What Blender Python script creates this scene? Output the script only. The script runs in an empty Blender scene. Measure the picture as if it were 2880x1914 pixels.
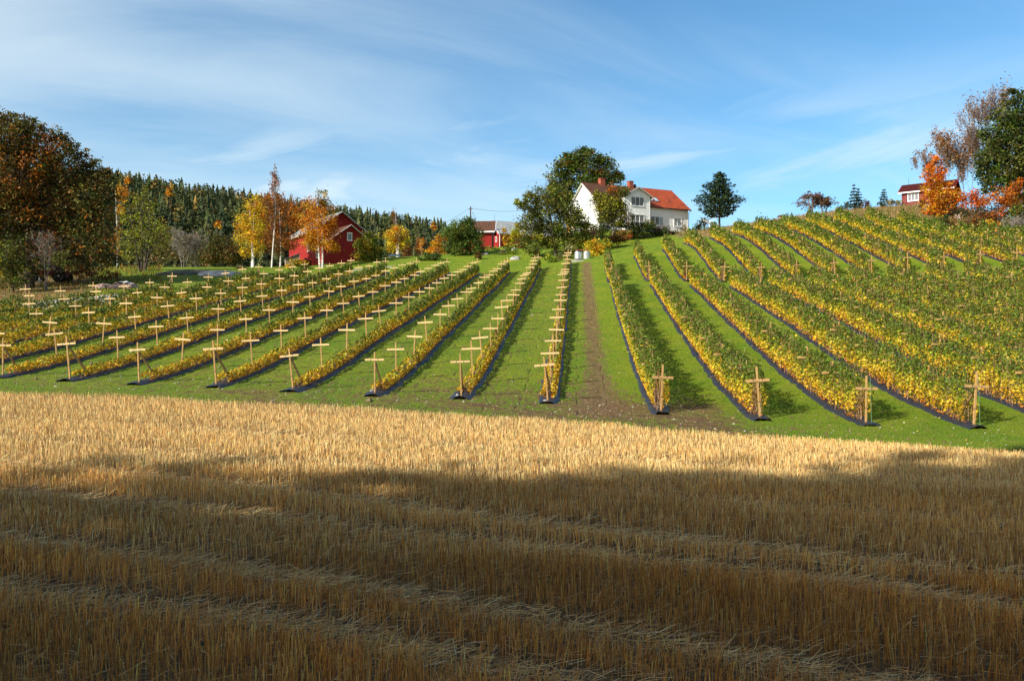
import bpy, math, random
import numpy as np
from mathutils import Vector
R = math.radians
rng = np.random.default_rng(7)
random.seed(7)
scene = bpy.context.scene

# ------------------------------------------------------------------ camera, sky, sun, exposure
cam_d = bpy.data.cameras.new('camera'); cam = bpy.data.objects.new('camera', cam_d)
scene.collection.objects.link(cam); scene.camera = cam
cam.location = (0, 0, 0); cam.rotation_euler = (R(90), 0, 0)
cam_d.sensor_width = 36; cam_d.lens = 28.0; cam_d.clip_end = 6000; cam_d.clip_start = 0.2
SUN_EL = 29.0
SX, SY = -0.81, -0.586                       # horizontal direction towards the sun
scene.view_settings.view_transform = 'Standard'; scene.view_settings.look = 'None'
scene.view_settings.exposure = 0.66; scene.view_settings.gamma = 1.0
world = bpy.data.worlds.new('World'); scene.world = world; world.use_nodes = True
WN = world.node_tree; wn = WN.nodes; wl = WN.links
for n in list(wn): wn.remove(n)
def WNode(t, **k):
    n = wn.new(t)
    for a, b in k.items(): setattr(n, a, b)
    return n
def wmath(op, a, b=None, clamp=False):
    n = WNode('ShaderNodeMath', operation=op, use_clamp=clamp)
    for i, v in enumerate([a, b]):
        if v is None: continue
        if isinstance(v, (int, float)): n.inputs[i].default_value = v
        else: wl.new(v, n.inputs[i])
    return n.outputs[0]
sky = WNode('ShaderNodeTexSky', sky_type='NISHITA'); sky.sun_disc = False
sky.sun_elevation = R(SUN_EL); sky.sun_rotation = math.atan2(SX, SY)
sky.air_density = 1.0; sky.dust_density = 0.6; sky.ozone_density = 1.6; sky.altitude = 100
tc = WNode('ShaderNodeTexCoord'); sep = WNode('ShaderNodeSeparateXYZ'); wl.new(tc.outputs['Generated'], sep.inputs[0])
zz = wmath('ADD', wmath('MAXIMUM', sep.outputs[2], 0.0), 0.22)
px = wmath('DIVIDE', sep.outputs[0], zz); py = wmath('DIVIDE', sep.outputs[1], zz)
cmb = WNode('ShaderNodeCombineXYZ')
# thin high cloud, drawn out along one wind direction
wl.new(wmath('ADD', wmath('MULTIPLY', px, 0.55), wmath('MULTIPLY', py, 0.22)), cmb.inputs[0])
wl.new(wmath('ADD', wmath('MULTIPLY', py, 1.7), wmath('MULTIPLY', px, -0.75)), cmb.inputs[1])
nz = WNode('ShaderNodeTexNoise'); nz.inputs['Scale'].default_value = 1.35; nz.inputs['Detail'].default_value = 9
nz.inputs['Roughness'].default_value = 0.56; nz.inputs['Distortion'].default_value = 0.5; wl.new(cmb.outputs[0], nz.inputs['Vector'])
nz2 = WNode('ShaderNodeTexNoise'); nz2.inputs['Scale'].default_value = 0.55; nz2.inputs['Detail'].default_value = 3; wl.new(cmb.outputs[0], nz2.inputs['Vector'])
side = wmath('MULTIPLY', sep.outputs[0], -0.50)
low = wmath('MULTIPLY', wmath('SUBTRACT', 0.36, sep.outputs[2]), 1.50)
dens = wmath('ADD', wmath('ADD', wmath('MULTIPLY', nz.outputs[0], 1.2), wmath('MULTIPLY', nz2.outputs[0], 0.9)), wmath('ADD', side, low))
# thin cloud made denser, brighter, warmer towards the unseen sun, to warm the shade
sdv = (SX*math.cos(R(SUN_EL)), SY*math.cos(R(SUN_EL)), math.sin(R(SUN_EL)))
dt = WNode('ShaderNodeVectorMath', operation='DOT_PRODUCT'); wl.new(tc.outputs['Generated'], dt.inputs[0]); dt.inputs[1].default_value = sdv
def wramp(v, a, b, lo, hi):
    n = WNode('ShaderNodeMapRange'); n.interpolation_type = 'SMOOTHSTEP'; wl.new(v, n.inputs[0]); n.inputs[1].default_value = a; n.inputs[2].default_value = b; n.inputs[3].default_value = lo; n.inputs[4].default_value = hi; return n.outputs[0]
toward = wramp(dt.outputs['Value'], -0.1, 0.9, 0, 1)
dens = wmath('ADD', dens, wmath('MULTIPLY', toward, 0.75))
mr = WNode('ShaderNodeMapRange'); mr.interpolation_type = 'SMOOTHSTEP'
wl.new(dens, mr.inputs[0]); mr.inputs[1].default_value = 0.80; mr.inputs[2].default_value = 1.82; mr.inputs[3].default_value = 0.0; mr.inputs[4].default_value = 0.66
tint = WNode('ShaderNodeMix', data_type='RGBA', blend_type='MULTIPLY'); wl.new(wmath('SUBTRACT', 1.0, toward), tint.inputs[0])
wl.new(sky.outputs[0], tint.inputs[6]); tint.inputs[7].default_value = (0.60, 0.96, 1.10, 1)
# low wisps above the hill on the right
cw = WNode('ShaderNodeCombineXYZ'); wl.new(wmath('MULTIPLY', sep.outputs[0], 2.4), cw.inputs[0]); wl.new(wmath('ADD', wmath('MULTIPLY', sep.outputs[2], 11.0), wmath('MULTIPLY', sep.outputs[0], -1.6)), cw.inputs[1])
nw = WNode('ShaderNodeTexNoise'); nw.inputs['Scale'].default_value = 1.3; nw.inputs['Detail'].default_value = 8; nw.inputs['Roughness'].default_value = 0.55; nw.inputs['Distortion'].default_value = 0.6; wl.new(cw.outputs[0], nw.inputs['Vector'])
wisp = wmath('MULTIPLY', wmath('MULTIPLY', wramp(nw.outputs[0], .42, .68, 0, .9), wramp(sep.outputs[2], .14, .34, 1, 0)), 1.0)
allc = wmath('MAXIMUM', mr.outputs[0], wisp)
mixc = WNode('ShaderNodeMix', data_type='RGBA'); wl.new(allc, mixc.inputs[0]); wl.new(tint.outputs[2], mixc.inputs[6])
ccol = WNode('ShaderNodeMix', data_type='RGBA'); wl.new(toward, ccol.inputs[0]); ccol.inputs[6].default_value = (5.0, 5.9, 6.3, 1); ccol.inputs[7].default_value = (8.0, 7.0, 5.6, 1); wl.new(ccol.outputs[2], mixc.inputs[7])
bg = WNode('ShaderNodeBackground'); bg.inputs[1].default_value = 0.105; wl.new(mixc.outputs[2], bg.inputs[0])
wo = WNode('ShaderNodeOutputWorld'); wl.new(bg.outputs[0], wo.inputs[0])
sun_d = bpy.data.lights.new('sun', 'SUN'); sun_d.energy = 4.8; sun_d.angle = R(0.5); sun_d.color = (1.0, 0.93, 0.82)
sun = bpy.data.objects.new('sun', sun_d); scene.collection.objects.link(sun)
sv = Vector((SX * math.cos(R(SUN_EL)), SY * math.cos(R(SUN_EL)), math.sin(R(SUN_EL))))
sun.rotation_euler = sv.to_track_quat('Z', 'Y').to_euler(); sun.location = (-60, -40, 60)

# ------------------------------------------------------------------ helpers
FP = 2240.0
def T2W(tx, tv, d): return np.array([(tx - 1440) / FP * d, d, (957 - tv) / FP * d])
K = 2880 / 2359.0
def D2T(xd, yd): return xd * K, yd * K
def link(o): scene.collection.objects.link(o); return o
def tag(o, label=None, cat=None, group=None, kind=None):
    if label: o['label'] = label
    if cat: o['category'] = cat
    if group: o['group'] = group
    if kind: o['kind'] = kind
    return o
def mesh_np(name, V, F, mat, col=None, smooth=False):
    """V (n,3); F (m,k) int array or list of such arrays; col (m,3) per face"""
    if not isinstance(F, (list, tuple)): F = [F]
    F = [np.asarray(f, dtype=np.int32) for f in F if len(f)]
    me = bpy.data.meshes.new(name)
    V = np.ascontiguousarray(V, dtype=np.float32)
    me.vertices.add(len(V)); me.vertices.foreach_set('co', V.ravel())
    tot = np.concatenate([np.full(len(f), f.shape[1], dtype=np.int32) for f in F])
    li = np.concatenate([f.ravel() for f in F])
    me.loops.add(len(li)); me.loops.foreach_set('vertex_index', li)
    me.polygons.add(len(tot)); st = np.concatenate([[0], np.cumsum(tot)[:-1]]).astype(np.int32)
    me.polygons.foreach_set('loop_start', st)
    try: me.polygons.foreach_set('loop_total', tot)
    except Exception: pass
    me.polygons.foreach_set('use_smooth', np.full(len(tot), smooth, dtype=bool))
    if col is not None:
        at = me.attributes.new('col', 'FLOAT_COLOR', 'FACE')
        c = np.ones((len(tot), 4), dtype=np.float32); c[:, :3] = col
        at.data.foreach_set('color', c.ravel())
    me.materials.append(mat); me.update(calc_edges=True)
    return me
def obj_np(name, V, F, mat, parent=None, col=None, smooth=False, loc=None, rz=0):
    me = mesh_np(name, V, F, mat, col, smooth); o = bpy.data.objects.new(name, me); link(o)
    if parent: o.parent = parent
    if loc is not None: o.location = loc
    if rz: o.rotation_euler = (0, 0, rz)
    return o
def empty(name, loc, rz=0):
    o = bpy.data.objects.new(name, None); link(o); o.location = loc; o.rotation_euler = (0, 0, rz); o.empty_display_size = 0.3
    return o
class MB:
    def __init__(s): s.v = []; s.f = []; s.c = []; s.cc = (1, 1, 1)
    def add(s, vs, fs):
        b = len(s.v); s.v += [tuple(map(float, p)) for p in vs]; s.f += [tuple(i + b for i in f) for f in fs]; s.c += [s.cc] * len(fs); return s
    def box(s, x0, x1, y0, y1, z0, z1):
        s.add([(x0,y0,z0),(x1,y0,z0),(x1,y1,z0),(x0,y1,z0),(x0,y0,z1),(x1,y0,z1),(x1,y1,z1),(x0,y1,z1)],
              [(0,3,2,1),(4,5,6,7),(0,1,5,4),(1,2,6,5),(2,3,7,6),(3,0,4,7)]); return s
    def obox(s, p, q, w, h, up=(0,0,1)):
        p, q = Vector(p), Vector(q); d = (q - p).normalized(); u = Vector(up); a = d.cross(u)
        if a.length < 1e-3: a = d.cross(Vector((0, 1, 0)))
        a.normalize(); b = a.cross(d).normalized(); a *= w / 2; b *= h / 2
        s.add([p-a-b, p+a-b, p+a+b, p-a+b, q-a-b, q+a-b, q+a+b, q-a+b],
              [(0,3,2,1),(4,5,6,7),(0,1,5,4),(1,2,6,5),(2,3,7,6),(3,0,4,7)]); return s
    def tube(s, pts, rad, n=6, caps=True):
        pts = [Vector(p) for p in pts]; rad = rad if isinstance(rad, (list, tuple)) else [rad] * len(pts)
        vs = []; prev = None
        for i, p in enumerate(pts):
            d = (pts[min(i+1, len(pts)-1)] - pts[max(i-1, 0)])
            d = d.normalized() if d.length > 1e-9 else Vector((0,0,1))
            a = d.cross(Vector((0,0,1)))
            if a.length < 0.05: a = d.cross(Vector((1,0,0)))
            a.normalize()
            if prev is not None:
                a2 = prev - d * prev.dot(d)
                if a2.length > .1: a = a2.normalized()
            prev = a; b = d.cross(a)
            for k in range(n):
                t = 2*math.pi*k/n; vs.append(p + (a*math.cos(t) + b*math.sin(t)) * rad[i])
        fs = []
        for i in range(len(pts)-1):
            for k in range(n):
                k2 = (k+1) % n; fs.append((i*n+k, i*n+k2, (i+1)*n+k2, (i+1)*n+k))
        if caps: fs.append(tuple(range(n-1, -1, -1))); fs.append(tuple((len(pts)-1)*n + k for k in range(n)))
        return s.add(vs, fs)
    def lathe(s, prof, n=16, c=(0,0,0), axis='z'):
        vs = []
        for r, z in prof:
            for k in range(n):
                t = 2*math.pi*k/n; a, b = r*math.cos(t), r*math.sin(t)
                vs.append((c[0]+a, c[1]+b, c[2]+z) if axis == 'z' else ((c[0]+a, c[1]+z, c[2]+b) if axis == 'y' else (c[0]+z, c[1]+a, c[2]+b)))
        fs = []
        for i in range(len(prof)-1):
            for k in range(n): fs.append((i*n+k, i*n+(k+1)%n, (i+1)*n+(k+1)%n, (i+1)*n+k))
        fs.append(tuple(range(n-1,-1,-1))); fs.append(tuple((len(prof)-1)*n+k for k in range(n)))
        return s.add(vs, fs)
    def build(s, name, mat, parent=None, smooth=False, loc=None, rz=0, col=False):
        me = bpy.data.meshes.new(name); me.from_pydata(s.v, [], s.f); me.materials.append(mat)
        if smooth: me.polygons.foreach_set('use_smooth', [True]*len(me.polygons))
        if col:
            at = me.attributes.new('col', 'FLOAT_COLOR', 'FACE')
            c = np.ones((len(s.c), 4), dtype=np.float32); c[:, :3] = s.c; at.data.foreach_set('color', c.ravel())
        me.update(); o = bpy.data.objects.new(name, me); link(o)
        if parent: o.parent = parent
        if loc is not None: o.location = loc
        if rz: o.rotation_euler = (0,0,rz)
        return o

# ------------------------------------------------------------------ materials
def new_mat(name):
    m = bpy.data.materials.new(name); m.use_nodes = True; nt = m.node_tree
    for n in list(nt.nodes): nt.nodes.remove(n)
    return m, nt
class NT:
    def __init__(s, nt): s.nt = nt
    def n(s, t, ins=None, **k):
        nd = s.nt.nodes.new(t)
        for a, b in k.items(): setattr(nd, a, b)
        for a, b in (ins or {}).items():
            if hasattr(b, 'is_output'): s.nt.links.new(b, nd.inputs[a])
            else: nd.inputs[a].default_value = b
        return nd
    def m(s, op, a, b=0.0, c=None, clamp=False):
        ins = {0: a, 1: b}
        if c is not None: ins[2] = c
        return s.n('ShaderNodeMath', ins, operation=op, use_clamp=clamp).outputs[0]
    def mix(s, f, a, b, bt='MIX'):
        def cc(v): return v if hasattr(v, 'is_output') else (*v, 1)[:4]
        return s.n('ShaderNodeMix', {0: f, 6: cc(a), 7: cc(b)}, data_type='RGBA', blend_type=bt).outputs[2]
    def noise(s, vec, sc, det=4, rough=.55, dist=0):
        return s.n('ShaderNodeTexNoise', {'Vector': vec, 'Scale': sc, 'Detail': det, 'Roughness': rough, 'Distortion': dist}).outputs[0]
    def ramp(s, v, a, b, lo=0.0, hi=1.0, sm=True):
        return s.n('ShaderNodeMapRange', {0: v, 1: a, 2: b, 3: lo, 4: hi}, interpolation_type='SMOOTHSTEP' if sm else 'LINEAR').outputs[0]
    def map(s, vec, sc): return s.n('ShaderNodeMapping', {'Vector': vec, 'Scale': sc}).outputs[0]
def simple(name, col, rough=.7, metal=0, var=.25, scale=3.0, stretch=(1,1,1), bump=.0, spec=.3, col2=None):
    m, nt = new_mat(name); g = NT(nt)
    tc = g.n('ShaderNodeTexCoord').outputs['Object']; v = g.map(tc, stretch)
    nz = g.noise(v, scale, 6, .6)
    c2 = col2 or tuple(max(0, c*(1-var*1.6)) for c in col)
    c1 = col if col2 else tuple(min(1, c*(1+var*.5)) for c in col)
    f = g.ramp(nz, .3, .7)
    bc = g.mix(f, c1, c2)
    p = g.n('ShaderNodeBsdfPrincipled', {'Base Color': bc, 'Roughness': rough, 'Metallic': metal, 'Specular IOR Level': spec})
    if bump:
        b = g.n('ShaderNodeBump', {'Height': g.noise(v, scale*3, 5, .6), 'Strength': bump, 'Distance': .02}); nt.links.new(b.outputs[0], p.inputs['Normal'])
    nt.links.new(p.outputs[0], g.n('ShaderNodeOutputMaterial').inputs[0]); return m
def attr_mat(name, trans=.3, rough=.6, spec=.2, gain=1.0):
    m, nt = new_mat(name); g = NT(nt)
    a = g.n('ShaderNodeAttribute', attribute_name='col').outputs['Color']
    p = g.n('ShaderNodeBsdfPrincipled', {'Base Color': a, 'Roughness': rough, 'Specular IOR Level': spec})
    o = p.outputs[0]
    if trans:
        t = g.n('ShaderNodeBsdfTranslucent', {'Color': a}); o = g.n('ShaderNodeMixShader', {0: trans, 1: p.outputs[0], 2: t.outputs[0]}).outputs[0]
    nt.links.new(o, g.n('ShaderNodeOutputMaterial').inputs[0]); return m
M = {}
M['leaf'] = attr_mat('leaf', .30, .55, .25)
M['needle'] = attr_mat('needle', .12, .7, .15)
M['straw'] = attr_mat('straw', .16, .6, .25)
M['grassblade'] = attr_mat('grass_blade', .3, .6, .2)
M['paint'] = attr_mat('painted_part', 0, .6, .3)
M['stone'] = simple('stone', (.42,.40,.37), .9, var=.3, scale=5, bump=.4)
M['bark'] = simple('bark', (.10,.075,.055), .95, var=.4, scale=6, stretch=(1,1,.25), bump=.5)
M['grey_bark'] = simple('grey_bark', (.26,.23,.19), .95, var=.3, scale=6, stretch=(1,1,.3), bump=.3)
M['twig'] = simple('twig', (.17,.12,.09), .95, var=.3, scale=4)
def birch_mat():
    m, nt = new_mat('birch_bark'); g = NT(nt)
    tc = g.n('ShaderNodeTexCoord').outputs['Object']; nz = g.noise(g.map(tc, (2.2,2.2,7)), 1.0, 5, .7)
    bc = g.mix(g.ramp(nz, .55, .66), (.72,.68,.62), (.06,.05,.045))
    p = g.n('ShaderNodeBsdfPrincipled', {'Base Color': bc, 'Roughness': .8}); nt.links.new(p.outputs[0], g.n('ShaderNodeOutputMaterial').inputs[0]); return m
M['birch'] = birch_mat()
M['wood_new'] = simple('fresh_sawn_wood', (.74,.53,.25), .7, var=.15, scale=5, stretch=(1,6,6), bump=.15)
M['wood_post'] = simple('post_wood', (.50,.30,.11), .75, var=.25, scale=5, stretch=(6,6,1), bump=.2)
M['wood_bar_brown'] = simple('weathered_bar_wood', (.52,.31,.12), .75, var=.2, scale=5, stretch=(1,6,6), bump=.2)
M['wood_brace'] = simple('brace_wood', (.34,.20,.09), .8, var=.3, scale=5, stretch=(4,4,1), bump=.2)
M['wood_grey'] = simple('grey_wood', (.36,.31,.26), .85, var=.25, scale=5, stretch=(4,4,1), bump=.2)
M['tie'] = simple('dark_tie', (.03,.03,.03), .6)
# ------------------------------------------------------------------ terrain
S_ROW = 0.0837
def row_xy(a, y): return a + S_ROW * y
def rowpt(a, y, z): return (row_xy(a, y), y, z)
AL = {j: -1.275 + 3.65 * (j - 8) for j in range(-6, 9)}
AR = {j: 3.2 + 3.63 * (j - 9) for j in range(9, 26)}
NEAR = {1: 37.1, 2: 36.3, 3: 35.4, 4: 34.9, 5: 34.1, 6: 33.5, 7: 33.4, 8: 33.0, 9: 31.0, 10: 30.0, 11: 29.0, 12: 28.4}
def near_y(j): return NEAR[j] if j in NEAR else (37.1 + (1 - j) * .8 if j < 1 else 28.4 - (j - 12) * .9)
FAR = {8: 98, 7: 97, 6: 96, 5: 96, 4: 96, 3: 96, 2: 95.6, 1: 94, 0: 89, -1: 85, -2: 74, -3: 68, -4: 65, -5: 64, -6: 63,
       9: 88, 10: 94, 11: 97, 12: 104, 13: 106, 14: 109, 15: 112, 16: 112, 17: 112, 18: 111, 19: 109, 20: 107, 21: 98, 22: 100, 23: 102, 24: 108, 25: 110}
TP = []
def tp(x, y, z): TP.append((x, y, z))
def tg(tx, tv, d): TP.append(tuple(T2W(tx, tv, d)))
for x, y in ((-60,-40),(0,-40),(60,-40),(-12,4),(0,4),(12,4),(-8,12),(0,12),(9,12),(-14,22),(0,20),(14,18)):
    tp(x, y, -2.98 - .03 * x)
tp(-20.4,31.8,-2.1); tp(1.2,27.4,-2.78); tp(14.7,22.9,-3.22); tp(-9,29.5,-2.45); tp(25,20,-3.5); tp(-40,36,-1.7); tp(-60,36,-1.2)
tp(40,15,-3.8); tp(60,10,-4.2)
for j, z in ((1,-1.73),(2,-1.86),(4,-2.05),(6,-2.32),(8,-2.6)): tp(row_xy(AL[j], near_y(j)), near_y(j), z)
for j, z in ((9,-2.85),(10,-3.0),(11,-3.08),(12,-3.13)): tp(row_xy(AR[j], near_y(j)), near_y(j), z)
for a, y, z in ((-8.58,42.1,-1.21),(-8.58,61.3,2.1),(-8.58,96.4,8.1),(-12.2,46.6,-.15),(-12.2,55.5,1.2),(-12.2,76,4.58),
                (-23.2,43.3,-.9),(-23.2,51.1,.5),(-23.2,95.6,8.1),(-37.7,74,4.36),(-45,65,2.5),(-30.4,60,2.0),(-30.4,89,7.0),(-1.275,96,9.0),(-1.275,60,1.9),(-1.275,78,5.1)):
    tp(*rowpt(a, y, z))
for a, y, z in ((3.2,73,5.3),(10.4,76.4,5.6),(14.1,78.6,5.8),(21.35,78,6.07),(28.6,78.6,6.5),(35.9,78.6,7.1),(43.2,79,7.4),
                (3.2,88,8.3),(6.8,94,9.9),(10.4,96,11),(14.1,104,12.5),(17.7,106,13.8),(21.35,110,14.6),(25,112,15.3),(28.6,112,15.7),
                (32.3,112,16.4),(35.9,111,16.6),(39.6,109.5,16.8),(43.2,102.6,14.2),(43.2,96,12.1),(46.9,97.3,12.9),(46.9,84,9.1),
                (14.1,50,.5),(25,55,1.6),(6.8,50,.25),(35,45,-.7),(50,60,2.2),(60,40,-2)):
    tp(*rowpt(a, y, z))
# beyond the rows: lawn, house, skyline
tg(488,770,92); tg(708,751,112); tg(600,751,112); tg(903,757,108); tg(769,757,108); tg(1086,719.5,122); tg(1200,719,122); tg(1367,701,132)
tg(175,793,85); tg(100,800,85); tg(380,751,108); tg(200,760,105); tg(970,748,126)
tg(1560,722,112); tg(1637,731,104); tg(1558,700,118); tg(1690,690,124); tg(1760,672,130)
tp(14.85,134,18.9); tp(31.8,142,19.4); tp(14,150,19.4); tp(32,152,20.0); tp(-4,138,15.6); tp(-4,152,15.6)
tg(2020,640,146); tg(2100,634,128); tg(2220,615,127); tg(2350,596,128); tg(2450,590,128); tg(2536,581,129)
tp(69,125,21.7); tp(68,133,21.9); tg(2716,668,97.5); tg(2700,630,114); tg(2860,672,104); tg(2870,645,118); tp(85,130,18.5); tp(90,100,12); tp(90,80,7.5); tp(80,115,16.5)
tp(-26,131,11.9); tp(-36,139,12.6); tp(-16,125,13.0); tp(-60,60,2.2); tp(-75,75,5.0); tp(-80,100,8.5); tp(-60,112,9.8); tp(-80,50,1.0)
TPA = np.array(TP); PX = TPA[:, :2] / 50.0; PZ = TPA[:, 2]
def tps_k(r2): return 0.5 * r2 * np.log(np.maximum(r2, 1e-12))
n_ = len(PX); d2 = ((PX[:, None] - PX[None]) ** 2).sum(-1)
A_ = np.zeros((n_ + 3, n_ + 3)); A_[:n_, :n_] = tps_k(d2) + np.eye(n_) * 1.5e-2
A_[:n_, n_] = 1; A_[:n_, n_+1:] = PX; A_[n_, :n_] = 1; A_[n_+1:, :n_] = PX.T
W_ = np.linalg.solve(A_, np.concatenate([PZ, [0, 0, 0]]))
def tps(x, y):
    q = np.stack([x, y], -1) / 50.0; out = np.empty(len(q))
    for i in range(0, len(q), 20000):
        b = q[i:i+20000]; dd = ((b[:, None] - PX[None]) ** 2).sum(-1)
        out[i:i+20000] = tps_k(dd) @ W_[:n_] + W_[n_] + b @ W_[n_+1:]
    return out
def sstep(v, a, b): t = np.clip((v - a) / (b - a), 0, 1); return t * t * (3 - 2 * t)
def crest_y(x): return np.interp(x, [-100,-62,-50,-40,-30,-18,-4,10,40,50,64,90], [106,113,114,126,143,146,150,158,158,150,140,138])
def far_z(x, y):
    u = x / np.maximum(y, 60)
    rv = np.interp(u, [-.5,-.36,0], [16,26,26]) + np.interp(u, [-1.2,-.62,-.5,-.38,-.26,-.17,-.08,0.02,.12,.3,1.0], [480,512,530,563,600,630,660,700,770,900,920])
    rz = (957 - rv) / FP * 800
    prof = sstep(y, 300, 800) * .8 + .2 * sstep(y, 300, 560)
    return -2 + rz * prof - 30 * sstep(y, 900, 1500)
def terrain_raw(x, y):
    cx = np.clip(x, -88, 92); cy = np.clip(y, -40, 165)
    z = tps(cx, cy)
    z = z - (np.abs(x - cx)) * .03
    c = crest_y(x); w = sstep(y, c, c + 90)
    zf = far_z(x, y)
    z = z * (1 - w) + zf * w
    z += .05 * np.sin(x * .9 + y * .31) * np.sin(y * .7 - x * .23) * sstep(y, 60, 30) * 0 
    return z
gx = np.concatenate([np.arange(-1100, -120, 35.), np.arange(-120, -60, 3.), np.arange(-60, 80, .7), np.arange(80, 130, 3.), np.arange(130, 1150, 35.)])
gy = np.concatenate([np.arange(-260, -12, 12.), np.arange(-12, 4, 1.5), np.arange(4, 48, .55), np.arange(48, 155, .9), np.arange(155, 320, 6.), np.arange(320, 1700, 30.)])
GX, GY = np.meshgrid(gx, gy)
GZ = terrain_raw(GX.ravel(), GY.ravel()).reshape(GX.shape)
# stubble wheel tracks (from a pixel polyline on the field's plane)
def field_pt(xd, yd):
    tx, tv = D2T(xd, yd); u = (tx - 1440) / FP; w = (957 - tv) / FP
    y = -2.98 / (w + .03 * u); return u * y, y
TRK = [[(0,1233),(225,1263),(500,1303),(800,1343),(1149,1408),(1500,1468),(2000,1558)],
       [(0,1353),(425,1398),(750,1448),(1099,1523),(1200,1545)],
       [(0,1063),(300,1088),(600,1123),(850,1153),(1149,1193),(1700,1255),(2359,1328)],
       [(50,1133),(400,1163),(600,1183),(950,1228),(1175,1253),(1300,1265),(2000,1342),(2359,1400)],
       [(100,1013),(450,1048),(850,1078),(1175,1113),(1800,1165),(2359,1205)],
       [(300,985),(900,1022),(1500,1062),(2359,1118)]]
TRK = [np.array([field_pt(*p) for p in t]) for t in TRK]
def track_dist(x, y):
    best = np.full(x.shape, 99.); idx = np.zeros(x.shape, int); sgn = np.zeros(x.shape)
    for i, t in enumerate(TRK):
        s0 = (t[1,1]-t[0,1])/(t[1,0]-t[0,0]); s1 = (t[-1,1]-t[-2,1])/(t[-1,0]-t[-2,0])
        ty = np.interp(x, t[:,0], t[:,1]); ty = np.where(x < t[0,0], t[0,1]+s0*(x-t[0,0]), ty); ty = np.where(x > t[-1,0], t[-1,1]+s1*(x-t[-1,0]), ty)
        dd = (y - ty) * .92; m = np.abs(dd) < best; best = np.where(m, np.abs(dd), best); sgn = np.where(m, dd, sgn); idx = np.where(m, i, idx)
    return best, sgn, idx
def edge_y(x): return np.interp(x, [-60,-20.4,-9,1.2,14.7,40], [39,31.9,29.9,27.6,23.0,14.5]) + .18*np.sin(x*.7) + .1*np.sin(x*2.3)
td, ts, ti = track_dist(GX.ravel(), GY.ravel())
inf = (GY.ravel() < edge_y(GX.ravel())) & (np.abs(GX.ravel()) < 60)
GZ += (np.where(inf, -.07 * np.exp(-(td/.32)**2), 0)).reshape(GZ.shape)
def H(x, y):
    """height of the ground mesh"""
    x = np.atleast_1d(np.asarray(x, float)); y = np.atleast_1d(np.asarray(y, float))
    i = np.clip(np.searchsorted(gx, x) - 1, 0, len(gx) - 2); j = np.clip(np.searchsorted(gy, y) - 1, 0, len(gy) - 2)
    fx = np.clip((x - gx[i]) / (gx[i+1] - gx[i]), 0, 1); fy = np.clip((y - gy[j]) / (gy[j+1] - gy[j]), 0, 1)
    return (GZ[j, i]*(1-fx)*(1-fy) + GZ[j, i+1]*fx*(1-fy) + GZ[j+1, i]*(1-fx)*fy + GZ[j+1, i+1]*fx*fy)
def Hs(x, y): return float(H(x, y)[0])
def gpt(xd, d, dy=0):
    tx = xd * K; x = (tx - 1440) / FP * d; return np.array([x, d, Hs(x, d)])
# field masks as vertex attributes (what grows or lies where)
gxx, gyy = GX.ravel(), GY.ravel()
def front_y(x): return np.interp(x, [-60,-23.7,-9,1.5,5.8,16.5,40], [48,37.1,34,33.2,31,28.6,21])
ey = edge_y(gxx); fy_ = front_y(gxx)
soil = sstep(gyy, ey - .3, ey + .1) * (1 - sstep(gyy, fy_ - .5, fy_ + 11))
soil *= np.interp(gxx, [-40, -20, 3, 7, 10, 16], [.25, .36, .62, .75, .30, .14])
trk = np.exp(-((gxx - S_ROW*gyy - .9) / (1.0 + 1.3*(1-sstep(gyy, 30, 42)))) ** 2) * sstep(gyy, 28, 31) * (1 - sstep(gyy, 95, 102))
leftf = (1 - sstep(gxx - S_ROW*gyy, .5, 2.0)) * (1 - sstep(gyy, 90, 100))
rough = np.zeros_like(gxx)
rough = np.maximum(rough, sstep(gxx, 22, 30) * sstep(gyy, 111.5, 115.5))
rough = np.maximum(rough, sstep(gyy, 95, 99) * sstep(gxx - .57*gyy, -.5, 2.5))
rough = np.maximum(rough, sstep(-gxx - .50*gyy, -.5, 5) * sstep(gyy, 66, 74))
forest = sstep(gyy, 175, 230)
nx_ = len(gx); ny_ = len(gy)
ii = (np.arange(ny_-1)[:, None]*nx_ + np.arange(nx_-1)[None]).ravel()
quads = np.stack([ii, ii+1, ii+1+nx_, ii+nx_], -1)
qc = (GX.ravel()[quads].mean(1), GY.ravel()[quads].mean(1))
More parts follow.
